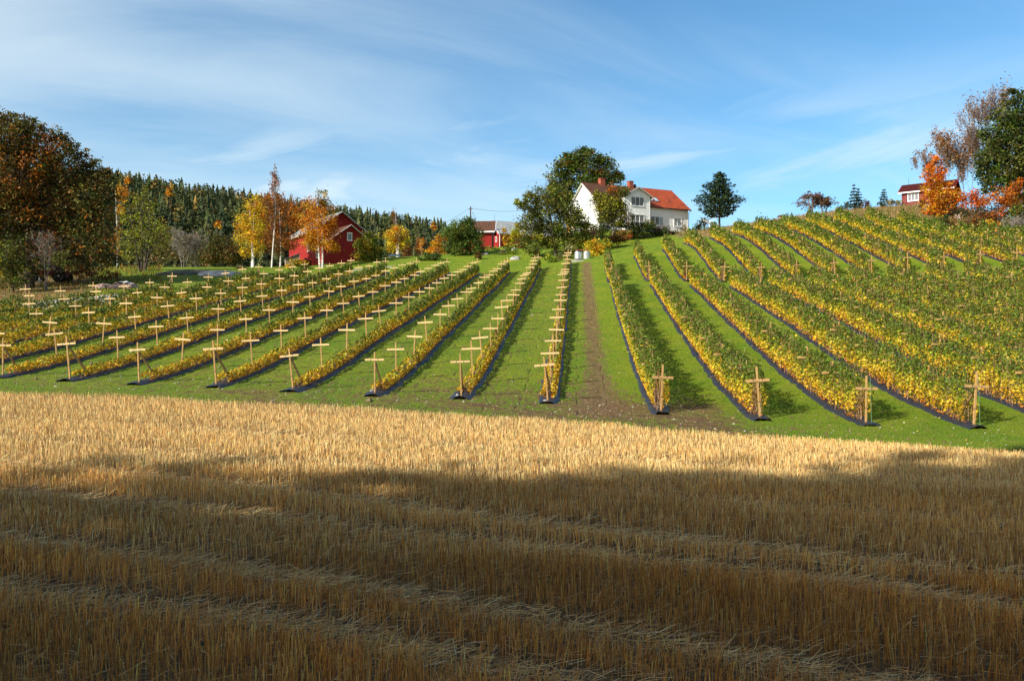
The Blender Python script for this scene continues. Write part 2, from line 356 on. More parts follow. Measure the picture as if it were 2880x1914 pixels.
def ground_mat():
    m, nt = new_mat('ground'); g = NT(nt)
    pos = g.n('ShaderNodeNewGeometry').outputs['Position']; sp = g.n('ShaderNodeSeparateXYZ', {0: pos})
    X, Y = sp.outputs[0], sp.outputs[1]
    at = lambda n: g.n('ShaderNodeAttribute', attribute_name=n).outputs['Fac']
    soil, trk, left, rough, stub, forest = at('soil'), at('trk'), at('leftf'), at('rough'), at('stub'), at('forest')
    n1 = g.noise(pos, .35, 6, .6); n2 = g.noise(pos, 2.6, 6, .65); n3 = g.noise(pos, 14, 5, .7); nb = g.noise(pos, .12, 4, .6)
    # row-aligned coordinate
    t = g.m('SUBTRACT', X, g.m('MULTIPLY', Y, S_ROW))
    al = g.n('ShaderNodeCombineXYZ', {0: g.m('MULTIPLY', t, 5.0), 1: g.m('MULTIPLY', Y, .7), 2: 0.0}).outputs[0]
    nal = g.noise(al, 1.0, 5, .65)
    grass = g.mix(g.ramp(n1, .35, .68), (.110,.205,.006), (.195,.250,.010))
    grass = g.mix(g.ramp(n2, .42, .72, 0, .85), grass, (.20,.21,.03))
    grass = g.mix(g.ramp(n3, .50, .74, 0, .7), grass, (.030,.060,.010))
    grass = g.mix(g.ramp(g.noise(pos, .9, 5, .7), .55, .72, 0, .55), grass, (.13,.12,.035))
    grass = g.mix(g.m('MULTIPLY', left, g.ramp(nal, .46, .70, 0, .8)), grass, (.13,.095,.035))
    grass = g.mix(g.m('MULTIPLY', left, g.ramp(nal, .30, .46, .55, 0)), grass, (.035,.060,.010))
    earth = g.mix(g.ramp(n2, .35, .65), (.20,.120,.055), (.115,.070,.032))
    earth = g.mix(g.ramp(n3, .5, .75, 0, .5), earth, (.20,.155,.10))
    # wheel ruts between the left rows
    ph = g.m('FRACT', g.m('DIVIDE', g.m('ADD', t, 1.275 + 36.5), 3.65))
    wob = g.m('MULTIPLY', g.m('SUBTRACT', g.noise(pos, .5, 3), .5), .12)
    r1 = g.ramp(g.m('ABSOLUTE', g.m('SUBTRACT', g.m('ADD', ph, wob), .34)), .006, .020, 1, 0)
    r2 = g.ramp(g.m('ABSOLUTE', g.m('SUBTRACT', g.m('ADD', ph, wob), .68)), .006, .020, 1, 0)
    rut = g.m('MULTIPLY', g.m('MAXIMUM', r1, r2), g.m('MULTIPLY', left, g.ramp(g.noise(pos, .8, 3), .48, .66)))
    fs = g.m('MULTIPLY', g.m('ADD', g.m('MULTIPLY', soil, 1.15), g.m('MULTIPLY', g.m('SUBTRACT', n2, .5), 1.3)), g.ramp(soil, .02, .2))
    f = g.ramp(g.m('ADD', fs, g.m('MULTIPLY', g.m('SUBTRACT', g.m('MAXIMUM', nal, n1), .58), 1.8)), .30, .85)
    c = g.mix(f, grass, earth)
    tf = g.ramp(g.m('ADD', trk, g.m('MULTIPLY', g.m('SUBTRACT', nal, .5), .9)), .55, .95, 0, .85)
    tf = g.m('MULTIPLY', tf, g.ramp(trk, .1, .3))
    c = g.mix(tf, c, g.mix(g.ramp(n2, .4, .7), (.15,.088,.042), (.22,.145,.08)))
    c = g.mix(g.m('MULTIPLY', rut, .3), c, (.06,.048,.025))
    dry = g.mix(g.ramp(n2, .35, .65), (.30,.20,.085), (.14,.10,.045)); dry = g.mix(g.ramp(n1, .5, .7), dry, (.07,.09,.02))
    c = g.mix(g.ramp(g.m('ADD', rough, g.m('MULTIPLY', g.m('SUBTRACT', n1, .5), .6)), .35, .7), c, dry)
    c = g.mix(forest, c, g.mix(n1, (.035,.045,.018), (.06,.05,.025)))
    sc = g.mix(g.ramp(n3, .4, .7), (.10,.065,.033), (.30,.20,.09))
    c = g.mix(stub, c, sc)
    hgt = g.m('ADD', g.m('MULTIPLY', n3, .6), g.m('SUBTRACT', g.m('MULTIPLY', n2, 1.3), g.m('MULTIPLY', rut, .6)))
    b = g.n('ShaderNodeBump', {'Height': hgt, 'Strength': .9, 'Distance': .14})
    p = g.n('ShaderNodeBsdfPrincipled', {'Base Color': c, 'Roughness': .95, 'Specular IOR Level': .15, 'Normal': b.outputs[0]})
    nt.links.new(p.outputs[0], g.n('ShaderNodeOutputMaterial').inputs[0]); return m
M['ground'] = ground_mat()
def ground_obj(name, fmask):
    f = quads[fmask]; used = np.unique(f); mp = -np.ones(len(gxx), int); mp[used] = np.arange(len(used))
    V = np.stack([gxx[used], gyy[used], GZ.ravel()[used]], -1)
    me = mesh_np(name, V, mp[f], M['ground'], None, True)
    for an, arr in (('soil', soil), ('trk', trk), ('leftf', leftf), ('rough', rough), ('stub', stubm), ('forest', forest)):
        a = me.attributes.new(an, 'FLOAT', 'POINT'); a.data.foreach_set('value', arr[used].astype(np.float32))
    o = bpy.data.objects.new(name, me); link(o); tag(o, kind='structure'); return o
stubm = 1 - sstep(gyy, ey - .15, ey + .15)
tq = qc[0] - S_ROW*qc[1]
m_field = (qc[1] < edge_y(qc[0])) & (qc[1] > -13)
m_track = (np.abs(tq - .9) < 1.25) & (qc[1] > edge_y(qc[0])) & (qc[1] < 98) & ~m_field
m_hill = (qc[1] > 260) & ~m_field
m_vine = (qc[1] < 112) & (qc[1] > 20) & (np.abs(qc[0]) < 75) & ~m_field & ~m_track
ground_obj('stubble_field', m_field); ground_obj('dirt_track', m_track); ground_obj('raspberry_field', m_vine)
ground_obj('wooded_hill', m_hill); ground_obj('ground', ~(m_field | m_track | m_hill | m_vine))

# ------------------------------------------------------------------ leaves
def rand_dirs(n):
    v = rng.normal(size=(n, 3)); return v / np.linalg.norm(v, axis=1, keepdims=True)
def leaf_quads(C, size, up=.35, aspect=.62, dirs=None):
    """diamond leaves at C (n,3); size (n,)"""
    n = len(C); nrm = rand_dirs(n); nrm[:, 2] = np.abs(nrm[:, 2]) + up
    if dirs is not None: nrm = nrm + dirs
    nrm /= np.linalg.norm(nrm, axis=1, keepdims=True)
    a = np.cross(nrm, rand_dirs(n)); a /= np.maximum(np.linalg.norm(a, axis=1, keepdims=True), 1e-6)
    b = np.cross(nrm, a); s = size[:, None] * .5
    V = np.empty((n, 4, 3)); V[:, 0] = C - a*s; V[:, 1] = C + b*s*aspect - a*s*.1; V[:, 2] = C + a*s; V[:, 3] = C - b*s*aspect - a*s*.1
    # a slight fold
    V[:, 0] += nrm*s*.12; V[:, 2] += nrm*s*.12
    return V.reshape(-1, 3), np.arange(4*n).reshape(n, 4)
def vary(col, n, v=.22, h=.06):
    c = np.tile(np.asarray(col, float), (n, 1)) if np.ndim(col) == 1 else np.array(col, float)
    c = c * np.exp(rng.normal(0, v, (n, 1))) * np.exp(rng.normal(0, h, (n, 3))); return np.clip(c, .003, .85)
PAL = dict(
    green=(.115,.180,.018), dkgreen=(.052,.090,.016), olive=(.135,.130,.024), yellow=(.62,.46,.03), gold=(.64,.37,.02), orange=(.58,.19,.012),
    redor=(.55,.11,.012), red=(.34,.05,.02), brown=(.19,.085,.02), rust=(.28,.095,.015), lime=(.28,.31,.02), wine=(.10,.02,.028), tan=(.36,.25,.12),
    needle=(.028,.052,.020), bluneedle=(.035,.060,.035), yelgreen=(.27,.27,.02), pale=(.42,.36,.20), oakd=(.10,.062,.012), purple=(.07,.02,.03), dkolive=(.075,.078,.018))
def pick(pal, n):
    """pal: list of (name, weight)"""
    names = [p[0] for p in pal]; w = np.array([p[1] for p in pal], float); w /= w.sum()
    idx = rng.choice(len(names), n, p=w); return np.array([PAL[k] for k in names])[idx]
# ------------------------------------------------------------------ stubble and straw
ORD = ['zeroth','first','second','third','fourth','fifth','sixth','seventh','eighth','ninth','tenth','eleventh','twelfth','thirteenth','fourteenth','fifteenth','sixteenth','seventeenth','eighteenth','nineteenth','twentieth','twenty-first','twenty-second','twenty-third','twenty-fourth']
def scatter_field(y0, y1, dens_fn):
    """random points of the stubble field in strips, dens per m2"""
    P = []
    y = y0
    while y < y1:
        y2 = min(y + 1.0, y1); xl = .66 * y2 + 2.8; n = int(dens_fn((y+y2)/2) * 2*xl*(y2-y))
        P.append(np.stack([rng.uniform(-xl, xl, n), rng.uniform(y, y2, n)], -1)); y = y2
    P = np.concatenate(P); return P[P[:,1] < edge_y(P[:,0]) - .03 + rng.normal(0, .07, len(P))]
def stalks(P, h, w, lean, leandir, col, two=False, bend=True):
    n = len(P); x, y = P[:,0], P[:,1]; z = H(x, y) - .01
    yaw = rng.uniform(0, np.pi, n); ax = np.stack([np.cos(yaw), np.sin(yaw), np.zeros(n)], -1)
    # keep blades roughly broadside on so that they read from anywhere: two crossing strips near by
    top = np.stack([leandir[:,0]*np.sin(lean), leandir[:,1]*np.sin(lean), np.cos(lean)], -1) * h[:,None]
    B = np.stack([x, y, z], -1); Vs, Fs = [], []; off = 0
    for k in range(2 if two else 1):
        a = ax if k == 0 else np.stack([-ax[:,1], ax[:,0], ax[:,2]], -1)
        V = np.empty((n, 4, 3)); V[:,0] = B - a*w[:,None]/2; V[:,1] = B + a*w[:,None]/2; V[:,2] = B + top + a*w[:,None]*.4; V[:,3] = B + top - a*w[:,None]*.4
        Vs.append(V.reshape(-1,3)); Fs.append(np.arange(4*n).reshape(n,4) + off); off += 4*n
    return np.concatenate(Vs), np.concatenate(Fs), np.concatenate([col]*(2 if two else 1))
STC = np.array([(.62,.315,.072),(.52,.245,.052),(.74,.44,.13),(.41,.185,.040),(.66,.365,.095)])
VV, FF, CC = [], [], []; off = 0
for (y0, y1, dens, wid, two) in ((5.6, 10.5, 560, .0056, True), (10.5, 17, 460, .0080, False), (17, 40, 400, .0105, False)):
    P = scatter_field(y0, y1, lambda y: dens * (1 if y0 < 17 else min(1, (24/y)**1.0)))
    # drilled rows, 12.5 cm apart
    cr = P[:,1]*.92 + P[:,0]*.40; cq = np.round(cr/.125)*.125 + rng.normal(0, .026, len(P)); P[:,1] += (cq - cr)/.92
    td_, ts_, ti_ = track_dist(P[:,0], P[:,1])
    patch = np.sin(P[:,0]*1.7+P[:,1]*2.9)*np.sin(P[:,0]*.63-P[:,1]*1.9)
    w_ = np.where(ti_ >= 4, .14, .27) * (1 + .35*patch)
    keep = rng.random(len(P)) < np.where(td_ < w_, .05, 1.0) * (.85 + .15*patch)
    P, td_, ts_, w_ = P[keep], td_[keep], ts_[keep], w_[keep]; n = len(P)
    hh = rng.normal(.20 if y0 < 17 else .18, .03, n).clip(.06, .30) * (1 + .10*np.sin(P[:,0]*.9 + P[:,1]*1.3))
    near = np.exp(-((td_ - w_)/.22)**2) * (ts_ < 0)
    hh *= 1 + .35*near*rng.random(n)
    lean = np.abs(rng.normal(0, .13, n)) + near*rng.uniform(0, .8, n) + (rng.random(n) < .09)*rng.uniform(.3, 1.2, n)
    ang = rng.uniform(0, 2*np.pi, n); ld = np.stack([np.cos(ang)+near*.9, np.sin(ang)+near*.7], -1); ld /= np.linalg.norm(ld, axis=1, keepdims=True)
    col = vary(STC[rng.integers(0, 5, n)], n, .25, .05)
    band = .5+.5*np.sin(P[:,1]*1.15 + P[:,0]*.42 + .8*np.sin(P[:,0]*.17))
    col *= (.82 + .34*band)[:,None]
    if y0 >= 10: m_ = rng.random(n) < (.68 if y0 >= 17 else .2); col[m_] = vary((.78,.54,.23), m_.sum(), .2, .03)  # sunlight put into the colour: more pale stalks in the far, lit field
    pale = rng.random(n) < (.04 + .5*near); col[pale] = vary((.62,.45,.21), pale.sum(), .2, .03)
    v, f, c = stalks(P, hh, np.full(n, wid)*rng.uniform(.7,1.3,n), lean, ld, col, two)
    VV.append(v); FF.append(f + off); CC.append(c); off += len(v)
o = obj_np('stubble', np.concatenate(VV), np.concatenate(FF), M['straw'], None, np.concatenate(CC))
tag(o, 'golden cut grain stubble standing in the foreground field', 'stubble', kind='stuff')
VV, FF, CC = [], [], []; off = 0
for (y0, y1, dens, wid, ln) in ((5.6, 11, 620, .0055, .26), (11, 19, 330, .009, .30), (19, 27, 130, .014, .34)):
    P = scatter_field(y0, y1, lambda y: dens); td_, ts_, ti_ = track_dist(P[:,0], P[:,1])
    patch = .5 + .5*np.sin(P[:,0]*1.1+P[:,1]*2.1)*np.sin(P[:,0]*.5-P[:,1]*1.3)
    pr = np.where(ti_ >= 4, .35, 1.0) * np.exp(-(td_/.25)**2) * (.25 + 1.0*patch) + .10
    P = P[rng.random(len(P)) < pr]; n = len(P); td_, ts_, ti_ = track_dist(P[:,0], P[:,1])
    L = rng.uniform(.35, 1.25, n)*ln; ang = rng.normal(-.28, .75, n) + (rng.random(n) < .25)*rng.uniform(-1.5,1.5,n); el = np.abs(rng.normal(.08, .22, n))
    d = np.stack([np.cos(ang)*np.cos(el), np.sin(ang)*np.cos(el), np.sin(el)], -1)
    B = np.stack([P[:,0], P[:,1], H(P[:,0], P[:,1]) + rng.uniform(.005, .05, n)], -1)
    E = B + d*L[:,None]; E[:,2] = np.maximum(E[:,2], H(E[:,0], E[:,1]) + .01)
    s = np.cross(d, rand_dirs(n)); s /= np.linalg.norm(s, axis=1, keepdims=True); s *= wid/2
    V = np.stack([B-s, B+s, E+s*.7, E-s*.7], 1)
    VV.append(V.reshape(-1,3)); FF.append(np.arange(4*n).reshape(n,4)+off); off += 4*n
    CC.append(vary(np.array([(.80,.52,.22),(.64,.38,.14),(.84,.62,.32)])[rng.integers(0,3,n)], n, .22, .03))
o = obj_np('loose_straw', np.concatenate(VV), np.concatenate(FF), M['straw'], None, np.concatenate(CC))
tag(o, 'pale loose straw lying flat in the wheel tracks of the stubble', 'straw', kind='stuff')

# ------------------------------------------------------------------ grass
def grass_patch(P, hgt, wid, col):
    n = len(P); B = np.stack([P[:,0], P[:,1], H(P[:,0], P[:,1]) - .01], -1)
    yaw = rng.uniform(0, 2*np.pi, n); a = np.stack([np.cos(yaw), np.sin(yaw), np.zeros(n)], -1)*wid[:,None]/2
    ln = rng.uniform(0, .7, n); an = rng.uniform(0, 2*np.pi, n)
    tp_ = B + np.stack([np.cos(an)*np.sin(ln), np.sin(an)*np.sin(ln), np.cos(ln)], -1)*hgt[:,None]
    V = np.stack([B-a, B+a, tp_], 1).reshape(-1,3); return V, np.arange(3*n).reshape(n,3), col
VV, FF, CC = [], [], []; off = 0
def near_strip(x, y):
    t = x - S_ROW*y; d = np.full(x.shape, 9.)
    for j in list(AL)+list(AR):
        a = AL.get(j, AR.get(j)); inside = (y > near_y(j)-.2) & (y < FAR[j]+.4); d = np.where(inside, np.minimum(d, np.abs(t-a)), d)
    return d
NEARG = []
for (y0, y1, dens, hg, wd) in ((18, 34, 150, .085, .012), (34, 52, 42, .075, .022), (52, 100, 13, .09, .04), (98, 150, 5, .11, .065)):
    yy = y0
    while yy < y1:
        y2 = yy+2; xl = .67*y2; n = int(dens*2*xl*2); x = rng.uniform(-xl, xl, n); y = rng.uniform(yy, y2, n); yy = y2
        e = edge_y(x); t = x - S_ROW*y
        so = sstep(y, e-.3, e+.3)*(1-sstep(y, front_y(x)+1, front_y(x)+12))*np.interp(x, [-40,-20,3,7,10,16], [.3,.45,.8,.8,.3,.1])
        nn = .5+.5*np.sin(x*1.3+np.sin(y*.9)*2)*np.sin(y*1.7+np.sin(x*.7)*2)
        pr = np.clip(1 - so*1.0*(.45+.7*nn), .08, 1); tk = np.exp(-((t-.9)/.95)**2)*(y<100); pr *= 1-.9*tk
        pr *= np.where((t < 1.5) & (y < 95), .62, 1)
        k = (y > e + .05) & (rng.random(n) < pr) & (near_strip(x, y) > rng.uniform(.34, .52, n)) & (y < crest_y(x)-2)
        x, y = x[k], y[k]; n = len(x); h = hg*rng.uniform(.5, 1.35, n); h[(x - S_ROW*y) < 1.5] *= .55
        gc = np.array([(.115,.205,.012),(.165,.235,.018),(.22,.25,.03),(.075,.145,.012)])[rng.choice(4, n, p=[.4,.3,.12,.18])]
        v, f, c = grass_patch(np.stack([x,y],-1), h, np.full(n, wd), vary(gc, n, .2, .05)); VV.append(v); FF.append(f+off); CC.append(c); off += len(v)
o = obj_np('grass', np.concatenate(VV), np.concatenate(FF), M['grassblade'], None, np.concatenate(CC)); tag(o, 'short green grass between the raspberry rows', 'grass', kind='stuff')
# dry tall grass and bracken along the hilltop and the right-hand bank
VV, FF, CC = [], [], []; off = 0
def rough_patch(xs, ys, n, hg, wd, cols, wts, cond=None):
    global off
    x = rng.uniform(*xs, n); y = rng.uniform(*ys, n)
    if cond is not None: k = cond(x, y); x, y = x[k], y[k]
    n = len(x); c = vary(np.array([PAL[q] for q in cols])[rng.choice(len(cols), n, p=np.array(wts)/sum(wts))], n, .25, .06)
    v, f, c = grass_patch(np.stack([x,y],-1), hg*rng.uniform(.4, 1.4, n), np.full(n, wd), c); VV.append(v); FF.append(f+off); CC.append(c); off += len(v)
rough_patch((28, 66), (112, 131), 9000, .48, .07, ['tan','brown','olive'], [6,2,2], lambda x, y: y > 113 + 0*x)
rough_patch((50, 78), (112, 126), 3000, .6, .09, ['tan','olive','green','brown'], [2,3,3,2])
rough_patch((52, 80), (88, 116), 9000, .6, .10, ['brown','rust','tan','olive'], [4,3,2,2], lambda x, y: x > .57*y + 1.2)
rough_patch((-62, -30), (64, 112), 9000, .45, .08, ['brown','olive','yelgreen','rust','green'], [3,3,2,2,3], lambda x, y: (x < -.44*y) & (y > 68 + (-x-38)*.1))
o = obj_np('tall_dry_grass', np.concatenate(VV), np.concatenate(FF), M['grassblade'], None, np.concatenate(CC)); tag(o, 'tall dry grass and bracken on the hilltop and banks', 'dry grass', kind='stuff')

# ------------------------------------------------------------------ pebbles and fallen leaves
n = 4200; x = rng.uniform(-24, 26, n); y = rng.uniform(22, 60, n); k = (y > edge_y(x)+.2) & (np.abs(x) < .68*y) & (rng.random(n) < np.where(y < front_y(x)+2, 1.0, .10)); x, y = x[k], y[k]; n = len(x)
s = np.exp(rng.normal(-3.75, .45, n)) * (1 + .4*(y>36)); ICO = np.array([(0,0,1),(1,0,.1),(.2,1,0),(-.9,.3,.1),(-.3,-1,.05),(0,0,-.5)]); IF = np.array([(0,1,2),(0,2,3),(0,3,4),(0,4,1),(5,2,1),(5,3,2),(5,4,3),(5,1,4)])
yaw = rng.uniform(0, 6.28, n); cy_, sy_ = np.cos(yaw)[:,None], np.sin(yaw)[:,None]; q = ICO[None]*s[:,None,None]; q = q*np.array([1,.8,.6])
V = np.stack([q[:,:,0]*cy_-q[:,:,1]*sy_+x[:,None], q[:,:,0]*sy_+q[:,:,1]*cy_+y[:,None], q[:,:,2]+(H(x,y)+.01)[:,None]], -1)
o = obj_np('pebbles', V.reshape(-1,3), (IF[None]+6*np.arange(n)[:,None,None]).reshape(-1,3), M['paint'], None, np.repeat(vary((.50,.45,.38), n, .25, .03), 8, 0)); tag(o, 'pale pebbles strewn over the bare headland soil', 'pebbles', kind='stuff')
n = 6500; y = rng.uniform(22, 95, n); x = rng.uniform(-1, 1, n)*.66*y; k = (y > edge_y(x)+.3) & (rng.random(n) < np.where(x > 2, 1.0, .35)); x, y = x[k], y[k]; n = len(x)
v, f = leaf_quads(np.stack([x, y, H(x,y)+.045], -1), rng.uniform(.04,.11,n)*(1+.5*(y>45)), up=1.6)
o = obj_np('fallen_leaves', v, f, M['leaf'], None, vary(np.array([(.52,.42,.20),(.58,.38,.07),(.36,.20,.06)])[rng.integers(0,3,n)], n, .2, .04)); tag(o, 'pale fallen leaves scattered on the grass', 'fallen leaves', kind='stuff')

n = 9000; x = rng.uniform(-24, 14, n); y = rng.uniform(22, 44, n); k = (y > edge_y(x)+.1) & (np.abs(x) < .68*y) & (y < front_y(x)+5) & (rng.random(n) < .35+.65*np.exp(-((x-S_ROW*y-.9)/2.5)**2)); x, y = x[k], y[k]; n = len(x)
s = np.exp(rng.normal(-3.4, .45, n)); yaw = rng.uniform(0, 6.28, n); cy_, sy_ = np.cos(yaw)[:,None], np.sin(yaw)[:,None]; q = ICO[None]*s[:,None,None]*np.array([1,.8,.7])
V = np.stack([q[:,:,0]*cy_-q[:,:,1]*sy_+x[:,None], q[:,:,0]*sy_+q[:,:,1]*cy_+y[:,None], q[:,:,2]+(H(x,y)+.005)[:,None]], -1)
o = obj_np('soil_clods', V.reshape(-1,3), (IF[None]+6*np.arange(n)[:,None,None]).reshape(-1,3), M['paint'], None, np.repeat(vary((.17,.11,.055), n, .3, .04), 8, 0)); tag(o, 'brown clods of earth on the bare headland and the track', 'soil clods', kind='stuff')
# leaf litter that has dropped on the mulch sheets
xs, ys = [], []
for j, a in list(AL.items())+list(AR.items()):
    m_ = 420; yy = rng.uniform(near_y(j), FAR[j], m_); xs.append(row_xy(a, yy)+rng.uniform(-.42,.42,m_)); ys.append(yy)
x, y = np.concatenate(xs), np.concatenate(ys); k = (np.abs(x) < .67*y) & (y < 85); x, y = x[k], y[k]; n = len(x)
v, f = leaf_quads(np.stack([x, y, H(x,y)+.115-.25*np.abs(0*x)], -1), rng.uniform(.05,.10,n)*(1+.5*(y>45)), up=1.6)
o = obj_np('leaf_litter', v, f, M['leaf'], None, vary(np.array([(.40,.25,.10),(.25,.14,.06),(.60,.40,.08)])[rng.integers(0,3,n)], n, .25, .04)); tag(o, 'brown and yellow leaf litter on the plastic mulch', 'leaf litter', kind='stuff')

# ------------------------------------------------------------------ raspberry rows and mulch sheets
def plastic_mat():
    m, nt = new_mat('mulch_plastic'); g = NT(nt)
    pos = g.n('ShaderNodeNewGeometry').outputs['Position']
    n1 = g.noise(pos, 3.0, 6, .65); n2 = g.noise(g.map(pos, (6,1.2,6)), 1.5, 5, .7)
    c = g.mix(g.ramp(n1, .56, .8, 0, .75), (.016,.022,.036), (.12,.09,.055))
    b = g.n('ShaderNodeBump', {'Height': n2, 'Strength': .9, 'Distance': .06})
    p = g.n('ShaderNodeBsdfPrincipled', {'Base Color': c, 'Roughness': .42, 'Specular IOR Level': .5, 'Normal': b.outputs[0]})
    nt.links.new(p.outputs[0], g.n('ShaderNodeOutputMaterial').inputs[0]); return m
M['plastic'] = plastic_mat()
def row_name(j):
    if j <= 8:
        k = 9 - j; return 'the first row left of the track' if k == 1 else f'the {ORD[k]} row left of the track'
    k = j - 8; return 'the first row right of the track' if k == 1 else f'the {ORD[k]} row right of the track'
def mulch(a, y0, y1, label):
    if y1 - y0 < 2: return None
    ys = np.arange(y0-.45, y1+.5, .33 if y0 < 60 else .5); prof = [(-.47,-.03),(-.42,.035),(-.28,.085),(0,.11),(.28,.085),(.42,.035),(.47,-.03)]; V = []
    for i, y in enumerate(ys):
        wob = (1 + rng.normal(0, .07) + .06*math.sin(y*1.7+a))*(.86 if a > 3 else 1.0); sh = rng.normal(0, .02) + .03*math.sin(y*.9+a*3)
        if i == 0: wob *= .75
        for (o_, h_) in prof:
            x = row_xy(a, y) + o_*wob + sh; V.append((x, y, Hs(x, y) + h_ + (rng.normal(0,.018) if h_ > 0 else 0)))
    m = len(prof); i0 = (np.arange(len(ys)-1)[:,None]*m + np.arange(m-1)[None]).ravel(); F = np.stack([i0, i0+1, i0+1+m, i0+m], -1)
    V = np.array(V); L = np.array([row_xy(a, y0), y0, Hs(row_xy(a, y0), y0)])
    o = obj_np('mulch_sheet', V - L, F, M['plastic'], None, None, True, loc=L); tag(o, label, 'mulch sheet', 'plastic mulch sheets under the raspberry rows'); return o
def raspberry(a, y0, y1, hfun, halfw, goldf, label, left, lfac=1.0, vis=None):
    """one row of canes: stems and leaves along the line x = a + S*y"""
    if vis is not None and not any(vis(q) for q in np.arange(y0, y1, 1.0)): return None
    L = np.array([row_xy(a, y0), y0, Hs(row_xy(a, y0), y0)]); root = empty('raspberry_row', L); tag(root, label, 'raspberry row', 'rows of raspberry bushes')
    C, S, K_ = [], [], []
    y = y0
    while y < y1:
        y2 = min(y + 2, y1); ym = (y+y2)/2
        if vis is not None and not vis(ym): y = y2; continue
        h = hfun(ym); ls = .098 * (ym/30)**.72; nper = 1120 * (30/ym)**1.32 * lfac * (h*2+.7)/4.1
        n = int(nper*(y2-y))
        if n < 3: y = y2; continue
        yy = rng.uniform(y, y2, n)
        clump = 1 + .08*np.sin(yy*2.1 + a) + .07*np.sin(yy*5.3+a*2) + .06*np.sin(yy*9.1+a*3)
        u = rng.random(n); hr = u**.85
        hh = h*clump
        # narrow at the foot, widest at two thirds, loose on top
        wprof = halfw*np.interp(hr, [0,.18,.4,.72,1.0], [.40,.78,1.0,.80,.34])*(.8+.25*clump)
        side_ = rng.choice([-1,1], n); off_ = side_*wprof*np.sqrt(rng.uniform(.25, 1, n))
        top = rng.random(n) < .05; hrr = np.where(top, 1+rng.exponential(.075, n), hr); off_ = np.where(top, off_*.5, off_)
        z = .10 + hrr*(hh-.10)
        x = row_xy(a, yy) + off_
        gap = (.5+.5*np.sin(yy*3.7+a*5)*np.sin(yy*1.9+a)); keep = ~((hr < .20) & (rng.random(n) < (.45 + .4*gap)*(.35 if left else 1)))
        x, yy, z, hr, off_ = x[keep], yy[keep], z[keep], hrr[keep], off_[keep]; n = len(x)
        gl = goldf(ym); nzv = .05*np.sin(yy*1.3+a)+.06*np.sin(yy*4.1+off_*5)+rng.normal(0,.085,n)
        q = hr + nzv
        ci = np.full(n, 0)
        names = ['green','olive','lime','yellow','gold','orange']
        ci = np.where(q > gl+.24, 0, np.where(q > gl+.10, 2, np.where(q > gl-.12, 3, np.where(q > gl*.12, 4, 5))))
        ci = np.where((ci==0) & (rng.random(n) < .30), 1, ci); ci = np.where((rng.random(n) < .05), rng.integers(0,6,n), ci); ci = np.where((ci>=3)&(rng.random(n)<.08), 1, ci)
        base = np.array([PAL[k] for k in names])[ci]
        C.append(np.stack([x, yy, H(x,yy)+z], -1)); S.append(ls*rng.uniform(.6,1.35,n)); K_.append(vary(base, n, .26, .06)); y = y2
    if not C: return root
    C, S, K_ = np.concatenate(C), np.concatenate(S), np.concatenate(K_)
    v, f = leaf_quads(C, S, up=.25, aspect=.72); obj_np('foliage', v - L, f, M['leaf'], root, K_)
    # canes
    nst = int((y1-y0)*(16 if not left else 8)); ys = rng.uniform(y0, y1, nst); ok = np.array([vis is None or vis(q) for q in ys]) & (ys < 90); ys = ys[ok]; n = len(ys)
    if n:
        x = row_xy(a, ys) + rng.normal(0, .10, n); hz = np.array([hfun(q) for q in ys])*rng.uniform(.6, 1.12, n); z0 = H(x, ys)+.05; w = .006*(ys/30)+.004
        dx = rng.normal(0,.12,n); B = np.stack([x,ys,z0],-1); E = np.stack([x+dx, ys+rng.normal(0,.12,n), z0+hz],-1); yaw = rng.uniform(0,3.14,n); sd = np.stack([np.cos(yaw)*w, np.sin(yaw)*w, 0*w],-1)
        V = np.stack([B-sd,B+sd,E+sd*.5,E-sd*.5],1).reshape(-1,3); cn = obj_np('canes', V-L, np.arange(4*n).reshape(n,4), M['paint'], root, vary((.30,.17,.09), n, .3,.05)); cn['kind'] = 'stuff'
    return root
def lo(j, y): # visible stretch of a row, with a margin
    return True
# ---- trellis posts
def make_post(h, wpost, blen, bh, zbar, brace, brown, bdir=1):
    mats = (M['wood_post'], M['wood_bar_brown'] if brown else M['wood_new'])
    parts = {}
    w = wpost/2
    b = MB(); b.add([(-w,-w,-.15),(w,-w,-.15),(w,w,-.15),(-w,w,-.15),(-w*.9,-w*.9,h-.02),(w*.9,-w*.9,h-.02),(w*.9,w*.9,h-.02),(-w*.9,w*.9,h-.02),(-w*.6,-w*.6,h),(w*.6,-w*.6,h),(w*.6,w*.6,h),(-w*.6,w*.6,h)],
        [(0,3,2,1),(0,1,5,4),(1,2,6,5),(2,3,7,6),(3,0,4,7),(4,5,9,8),(5,6,10,9),(6,7,11,10),(7,4,8,11),(8,9,10,11)])
    parts['post'] = (b, mats[0])
    c = MB(); c.box(-blen/2, blen/2, -w-.028, -w-.003, zbar-bh/2, zbar+bh/2); parts['crossbar'] = (c, mats[1])
    if brace:
        e = MB(); e.obox((.02, bdir*.06, zbar-.12), (bdir*1.3*S_ROW+.03, bdir*1.3, .02), .07 if not brown else .05, .07 if not brown else .05); parts['brace'] = (e, M['wood_brace'])
        t = MB(); t.box(-w-.006, w+.006, -w-.006, w+.006, h*.33, h*.33+.015); parts['tie'] = (t, M['tie']); t = MB(); t.box(-.17,-.155,-w-.033,-w-.0,zbar-bh/2-.004,zbar+bh/2+.004); parts['tie2'] = (t, M['tie']); t = MB(); t.box(.155,.17,-w-.033,-w-.0,zbar-bh/2-.004,zbar+bh/2+.004); parts['tie3'] = (t, M['tie'])
    return {k: (mb.build(k.rstrip('23'), m)) for k, (mb, m) in parts.items()}
def proto(*a):
    d = make_post(*a)
    for o in d.values(): scene.collection.objects.unlink(o)
    return {k: o.data for k, o in d.items()}, a
